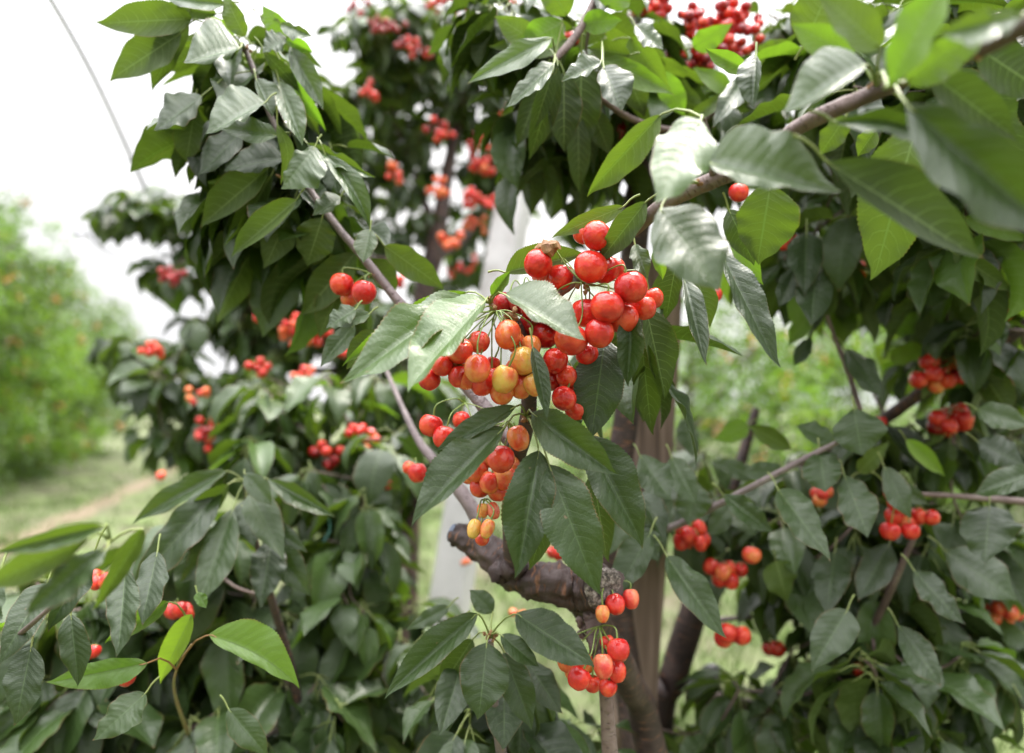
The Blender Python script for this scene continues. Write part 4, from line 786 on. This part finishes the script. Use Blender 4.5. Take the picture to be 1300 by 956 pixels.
for a in [(930, 300, 30, 30, 1.4, 1.7, 2), (1000, 220, 60, 40, 1.2, 1.5, 5), (1060, 260, 50, 50, 1.2, 1.5, 4), (1170, 300, 70, 40, 1.1, 1.4, 6), (1010, 170, 40, 30, 1.0, 1.3, 6), (1240, 90, 90, 80, .7, .9, 14), (1240, 250, 60, 60, .8, 1.0, 8), (1100, 30, 80, 40, .8, 1.0, 8), (1010, 310, 45, 30, 1.0, 1.3, 6), (1110, 350, 60, 40, 1.1, 1.4, 8), (1220, 330, 70, 40, 1.0, 1.3, 11), (1260, 420, 50, 50, 1.0, 1.3, 10), (1180, 430, 60, 30, 1.2, 1.5, 6), (1230, 540, 80, 40, 1.1, 1.4, 12), (1120, 560, 60, 30, 1.1, 1.4, 7), (1030, 590, 70, 25, 1.1, 1.4, 6), (940, 610, 50, 25, 1.1, 1.3, 4), (885, 570, 25, 30, 1.2, 1.4, 2),
          (1090, 660, 70, 40, 1.05, 1.3, 11), (1210, 680, 90, 50, 1.05, 1.35, 16), (980, 690, 50, 40, 1.1, 1.3, 6), (1120, 760, 80, 50, 1.05, 1.3, 14), (1240, 790, 70, 60, 1.05, 1.3, 13), (1040, 830, 60, 50, 1.1, 1.3, 9), (1170, 880, 130, 60, .95, 1.2, 18), (980, 900, 80, 50, 1.05, 1.3, 9), (1010, 730, 40, 30, 1.2, 1.4, 4), (870, 920, 60, 30, 1.1, 1.3, 5), (1260, 200, 60, 100, .8, 1., 10), (1150, 60, 120, 60, .75, 1., 12), (1130, 230, 60, 50, .9, 1.1, 4)]:
    fill(S1, *a, nl=7, L=.10, tone=.33, anchor=aS)
S1.finish(100)

# ------------------------------------------------------------------ the fruit
b_ = bunch
b_('two round red cherries and a third behind, on the twig left of the pale leaves', (472, 349, .755), [(434, 361, .74, 15, .98, 'r'), (462, 371, .73, 15.5, 1., 'r'), (444, 378, .755, 12, 1., 'o')])
b_('large glossy red cherries, the central bunch under the twig end', (742, 360, .6), [
 (683, 335, .60, 19, .95, 'r'), (750, 339, .585, 21, .98, 'r'), (768, 343, .60, 18, .95, 'r'), (781, 341, .615, 13, 1., 'r'), (801, 365, .575, 21, .98, 'r'), (771, 390, .57, 21, .98, 'r'), (790, 404, .59, 20, .98, 'r'), (761, 423, .575, 19, 1., 'r'), (744, 397, .60, 19, 1., 'r'),
 (725, 431, .58, 21, .96, 'r'), (818, 391, .60, 15, 1.05, 'r'), (828, 379, .615, 14, 1., 'r'), (712, 352, .615, 17, 1., 'r'), (806, 385, .61, 16, 1, 'r'), (700, 395, .61, 18, 1, 'r'), (718, 405, .625, 17, 1, 'd'), (745, 470 - 20, .62, 15, 1, 'r'), (690, 350, .625, 15, 1, 'p')])
b_('two red cherries half hidden by an olive leaf above the central bunch', (752, 318, .60), [(758, 300, .585, 19, .98, 'r'), (741, 297, .61, 13, 1, 'r')], stems=True)
b_('deep red cherries hanging below the pale leaf at the centre', (700, 445, .64), [(680, 388, .62, 20, 1, 'd'), (676, 412, .635, 18, 1, 'd'), (692, 425, .625, 18, 1, 'd'), (705, 458, .61, 16, 1.05, 'r'), (719, 478, .615, 14, 1., 'r'), (716, 506, .60, 16, .95, 'r'), (731, 520, .62, 14, 1, 'r'), (700, 482, .63, 15, 1., 'd'), (722, 492, .63, 13, 1, 'r'), (742, 505, .635, 12, 1.05, 'r'), (660, 385, .635, 15, 1, 'd'), (640, 385, .64, 14, 1, 'd')])
b_('yellow and orange cherries hanging in a thick bunch at the centre', (630, 395, .62), [
 (645, 425, .60, 17, 1.15, 'o'), (583, 445, .60, 18, .95, 'o'), (608, 434, .615, 14, 1.05, 'p'), (606, 468, .58, 16, 1.22, 'o'), (592, 480, .60, 14, 1.1, 'o'), (561, 464, .60, 14, 1., 'r'), (545, 482, .61, 14, 1., 'r'), (583, 478, .60, 14, 1.05, 'r'), (641, 481, .585, 16, 1.22, 'y'), (637, 498, .60, 15, 1.1, 'o'), (612, 487, .60, 16, 1, 'r'),
 (664, 458, .595, 16, 1.2, 'y'), (678, 488, .595, 13, 1.25, 'y'), (662, 490, .605, 15, 1.15, 'o'), (626, 461, .625, 9, 1., 'p'), (655, 470, .615, 14, 1.1, 'o'), (576, 462, .615, 15, 1, 'o'), (625, 480, .615, 14, 1.1, 'r'), (674, 440, .61, 13, 1.2, 'o'), (655, 435, .62, 13, 1.1, 'o')])
b_('bright red cherries on long stems left of the green leaf', (590, 512, .70), [(547, 540, .67, 14.5, 1.02, 'r'), (564, 555, .66, 14, 1.1, 'r'), (586, 534, .69, 12, 1., 'r'), (606, 545, .68, 12, .95, 'r'), (617, 538, .69, 9, 1, 'r')])
b_('orange cherries packed under the node, one bright red in front', (645, 535, .65), [(658, 556, .63, 13.5, 1.3, 'o'), (636, 583, .61, 17, 1.05, 'r'), (618, 578, .66, 15, 1.1, 'o'), (604, 596, .655, 15, 1.1, 'o'), (622, 612, .65, 14, 1.1, 'o'), (640, 606, .65, 14, 1.2, 'o'), (596, 603, .67, 12, 1, 'o'), (610, 618, .665, 14, 1., 'o'), (632, 624, .66, 13, 1., 'o'), (648, 592, .665, 13, 1.1, 'o'), (602, 582, .67, 13, 1., 'r')])
b_('small yellow and pink cherries above the thick sawn limb', (617, 634, .66), [(602, 671, .63, 9, 1.5, 'y'), (619, 671, .625, 9, 1.5, 'y'), (613, 648, .65, 7.5, 1.4, 'y'), (612, 684, .645, 9, 1., 'o'), (626, 648, .65, 8, 1.5, 'p')])
b_('three cherries, yellow, red and orange, beside the sawn end of the limb', (775, 735, .72), [(801, 760, .70, 10, 1.35, 'p'), (781, 767, .69, 12, 1.15, 'r'), (765, 779, .68, 9, 1.3, 'y'), (768, 733, .73, 8, 1.2, 'r'), (740, 725, .76, 6, 1, 'r')])
b_('red and pink cherries hanging lowest in the middle of the photo', (762, 795, .70), [(785, 825, .66, 14, 1.08, 'r'), (766, 845, .655, 12.5, 1.3, 'p'), (783, 852, .67, 12, 1.2, 'r'), (735, 861, .65, 15, 1., 'r'), (720, 838, .69, 12, 1.3, 'o'), (745, 842, .70, 11, 1.2, 'o'), (772, 872, .67, 12, 1, 'r'), (771, 815, .69, 9, 1., 'r'), (728, 852, .70, 11, 1.1, 'o'), (752, 868, .69, 11, 1, 'r')])
b_('pair of red cherries half hidden behind leaves left of the centre bunches', (528, 582, .8), [(530, 600, .79, 12, 1.1, 'r'), (520, 594, .80, 9, 1, 'o')])
# right hand side
for lb, nd, n, rx, ry, r, key, asp in [
 ('dense bunch of red cherries on the dark branch at the right', (1195, 455, 1.05), 13, 38, 18, 11, 'rro', 1.0), ('red cherries in the shade at the right edge, beside the densest bunch', (1262, 465, 1.05), 8, 24, 16, 11, 'rd', 1.),
 ('dark red bunch behind leaves below the dark branch', (1208, 520, 1.1), 9, 30, 14, 10, 'rd', 1.), ('trailing red cherries in a diagonal string at the right', (1150, 600, .98), 0, 0, 0, 0, 'r', 1),
 ('small orange red bunch under the upper leaves of the grey twig', (1044, 620, 1.05), 5, 14, 8, 8, 'ro', 1), ('red cherries under the grey twig beside the wooden post', (880, 668, 1.), 9, 20, 14, 9, 'r', 1.25),
 ('orange and red cherries hanging just below the grey twig bunch', (920, 715, 1.05), 7, 24, 12, 9.5, 'ro', 1.2), ('one orange cherry among leaves right of the grey twig', (955, 690, 1.), 1, 1, 1, 11, 'o', 1.0),
 ('red cherries hanging alone over the dark limb', (925, 800, 1.0), 4, 20, 6, 12, 'r', 1.05), ('single red cherry to the right of the dark limb', (980, 808, 1.2), 2, 8, 4, 10, 'r', 1.05),
 ('orange cherries low at the right edge', (1270, 765, 1.1), 7, 28, 12, 9, 'o', 1.1), ('orange fruit at the lower right, deep in the leaves', (1226, 815, 1.2), 2, 5, 5, 9, 'o', 1.1),
 ('red cherries at the right edge level with the open sky', (1285, 385, 1.15), 9, 26, 14, 9, 'r', 1), ('lone red cherry on the left end of the dark branch', (1114, 522, 1.1), 2, 6, 4, 8, 'r', 1),
 ('red cherries peeping under the biggest dark leaf', (1185, 325, 1.1), 7, 22, 9, 9, 'r', 1), ('dangling red cherries in the gap left of the biggest dark leaf', (1085, 335, 1.1), 4, 10, 10, 8, 'r', 1), ('red cherry beside the bark of the upper right twig', (937, 230, .75), 2, 6, 4, 12, 'ro', 1),
 ('cherries half seen under the right edge leaves', (1095, 845, 1.1), 3, 10, 8, 9, 'r', 1), ('two cherries behind the tip of the grey leaf', (905, 360, .8), 2, 4, 8, 8, 'r', 1.1), ('small red cherries over the fork of dark twigs', (1000, 300, 1.), 3, 10, 8, 8, 'r', 1),
 ('big dark red bunch against the sky at the top', (912, -12, 1.08), 95, 56, 50, 6.5, 'rrd', 1), ('dark red bunch at the top left of the biggest one', (826, -12, 1.08), 24, 26, 18, 6.5, 'rrd', 1), ('lowest red cherries of the top bunches, left of the sky gap', (868, 52, 1.08), 24, 26, 24, 6.5, 'rd', 1),
 ('red cherry inside the top centre bough', (722, 35, .9), 2, 5, 8, 9, 'r', 1.1), ('dark red cherries under the top centre bough', (781, 158, 1.0), 4, 10, 7, 9, 'd', 1.1), ('red cherry just above the pale curled leaf', (873, 176, .8), 2, 6, 4, 9, 'r', 1)]:
    if n == 0:
        f = [(1132, 625, .96, 9, 1.3, 'r'), (1138, 640, .96, 10, 1.3, 'r'), (1135, 655, .97, 11, 1.1, 'r'), (1150, 664, .97, 11, 1.0, 'o'), (1166, 655, .97, 11, 1, 'r'), (1182, 657, .96, 10, 1, 'r'), (1156, 674, .95, 11, 1., 'r'), (1130, 674, .95, 12, 1., 'r'), (1146, 650, .98, 10, 1, 'o')]
    else: f = pack(nd[0], nd[1] + (ry * 1.0 if n > 2 else 14), nd[2], n, rx, ry, r, key, .03 * (2 if n > 40 else 1), asp)
    b_(lb, nd, f, stems=n < 15)
# in the tree behind, and low left
for lb, x, y, d, n, rx, ry, r, key in [
 ('red bunch at the top edge, left of the boughs', 455, 2, 2.4, 9, 14, 14, 5.5, 'rd'), ('dark red string against the white sky at the top', 490, 32, 2.4, 12, 28, 10, 5, 'd'), ('small red tip bunch against the sky', 516, 60, 2.4, 8, 14, 10, 5, 'rd'), ('red fruit right of the top edge string', 548, 66, 2.5, 4, 10, 6, 4.5, 'rd'),
 ('red fruit high on the dark branches behind', 570, 5, 2.5, 12, 26, 9, 5.5, 'rd'), ('red fruit at the top edge above the white post', 640, 5, 2.6, 10, 20, 8, 6, 'r'), ('red bunch on the bough in front of the white post top', 648, 145, 2.6, 7, 9, 14, 5, 'rd'), ('dark red fruit left of the white post top', 610, 190, 2.7, 12, 18, 18, 5, 'rd'),
 ('orange red bunch halfway up the tree behind', 614, 212, 2.7, 9, 12, 8, 6, 'ro'), ('red bunch touching the white post', 598, 252, 2.6, 8, 8, 10, 6, 'r'), ('red bunch right of the forked dark branch', 622, 258, 2.6, 7, 10, 7, 6, 'r'), ('orange bunch left of the forked dark branch', 556, 238, 2.55, 8, 10, 12, 6, 'o'),
 ('orange cherries low on the forked dark branch', 572, 302, 2.5, 4, 14, 8, 8, 'o'), ('pink orange fruit trailing beside the white post', 604, 285, 2.7, 6, 14, 10, 5, 'o'), ('small red fruit in the sky gap beside the white post', 590, 340, 2.8, 7, 22, 14, 4.5, 'rd'), ('lone red cherry behind the bright leaf', 507, 358, 1.9, 2, 4, 4, 8, 'r'),
 ('red bunch at the left of the middle boughs', 275, 322, 2.1, 8, 12, 10, 6.5, 'r'), ('red bunch beneath the hanging left leaves', 310, 332, 2.1, 9, 18, 7, 6.5, 'r'), ('dark red bunch farthest left in the middle boughs', 219, 350, 2.15, 9, 14, 8, 6, 'd'), ('red cherries hanging in two strings below the left spray', 356, 376, 1.9, 6, 14, 9, 8, 'r'),
 ('paired red strings left of the orange red bunch', 334, 394, 1.95, 8, 8, 16, 7.5, 'r'), ('broad orange red bunch below the left spray', 388, 416, 1.9, 16, 24, 18, 8, 'ro'), ('red cherries behind the pointed tip leaf', 440, 440, 2., 5, 10, 12, 7, 'r'), ('pinkish red fruit on the left outer bough', 195, 444, 2., 9, 17, 8, 6, 'r'),
 ('dark red bunch in the middle left boughs', 262, 548, 1.9, 10, 10, 17, 6.5, 'rd'), ('small red fruit over the left rosette', 315, 517, 1.9, 3, 8, 4, 5.5, 'r'), ('one orange red cherry above the path', 205, 604, 1.8, 2, 4, 2, 6.5, 'o'), ('red fruit over the grey green boughs left of centre', 450, 544, 1.5, 3, 9, 6, 9, 'r'),
 ('red cherries deep in the boughs left of centre', 415, 578, 1.5, 7, 18, 12, 9, 'rd'), ('small orange fruit low among the left boughs', 445, 662, 1.5, 6, 18, 12, 5, 'o'), ('single red cherry at the left of the long grey green leaves', 490, 607, 1.4, 2, 5, 8, 9, 'r'), ('orange dots of fruit near the ground left of the post', 440, 700, 1.6, 5, 20, 8, 5, 'o'),
 ('red cherries behind the low left bough', 131, 738, .78, 5, 18, 8, 9.5, 'r'), ('dark red cherries above the lime green leaf', 226, 778, .85, 5, 12, 8, 9, 'r'), ('red cherry under the lime green leaf at the bottom left', 166, 858, .72, 3, 10, 8, 10, 'r'), ('red stemmed fruit left of the lime green leaf', 118, 828, .85, 2, 4, 8, 7, 'r'),
 ('orange cherries seen low between the post and the rosette', 657, 785, 1.2, 3, 8, 10, 8, 'o'), ('red fruit in the gap above the sawn limb', 704, 702, 1.0, 2, 8, 3, 9, 'r'), ('orange fruit at the far side of the post foot', 594, 712, 1.8, 3, 8, 4, 5, 'o'), ('orange fruit under the wooden post leaves', 985, 720, 1.8, 4, 10, 5, 6, 'o'),
 ('red specks high in the tree behind, right of the hanging spray', 470, 112, 2.3, 5, 12, 12, 6, 'r'), ('loose red fruit above the forked branch', 560, 165, 2.5, 6, 16, 14, 6, 'rd'), ('red fruit between the upper spray and the forked branch', 505, 215, 2.4, 5, 12, 14, 6, 'ro'), ('red pair on the bough below the middle left bunches', 330, 465, 1.9, 4, 12, 8, 7, 'r'),
 ('scattered red fruit under the broad orange red bunch', 395, 478, 1.7, 6, 22, 10, 7, 'ro'), ('red fruit low in the boughs right of the left rosette', 470, 560, 1.5, 4, 10, 10, 8, 'ro'), ('small red fruit at the right foot of the tree behind', 590, 395, 2.3, 5, 10, 12, 6, 'r'), ('red fruit dotted over the boughs right of the path', 250, 500, 1.9, 4, 16, 8, 6, 'ro')]:
    d *= .88 if d > 1.3 else 1; b_(lb, (x, y - ry, d), pack(x, y, d, n if d < 1.2 else int(n * 1.5), rx * (1 if d < 1.2 else 1.35), ry * (1 if d < 1.2 else 1.35), r * (1.05 if d < 1.2 else .72), key, .03 if d < 1.2 else .05, 1.05), stems=d < 1.1)

bpy.context.view_layer.update()
for o in list(COL.objects):      # children built in world coordinates keep their place under the base empties
    if o.parent is not None and o.type == 'MESH' and o.parent in (t2r, t4r, mr, rr_, tr_, br_, sr): o.matrix_parent_inverse = Matrix.Translation(-o.parent.location)
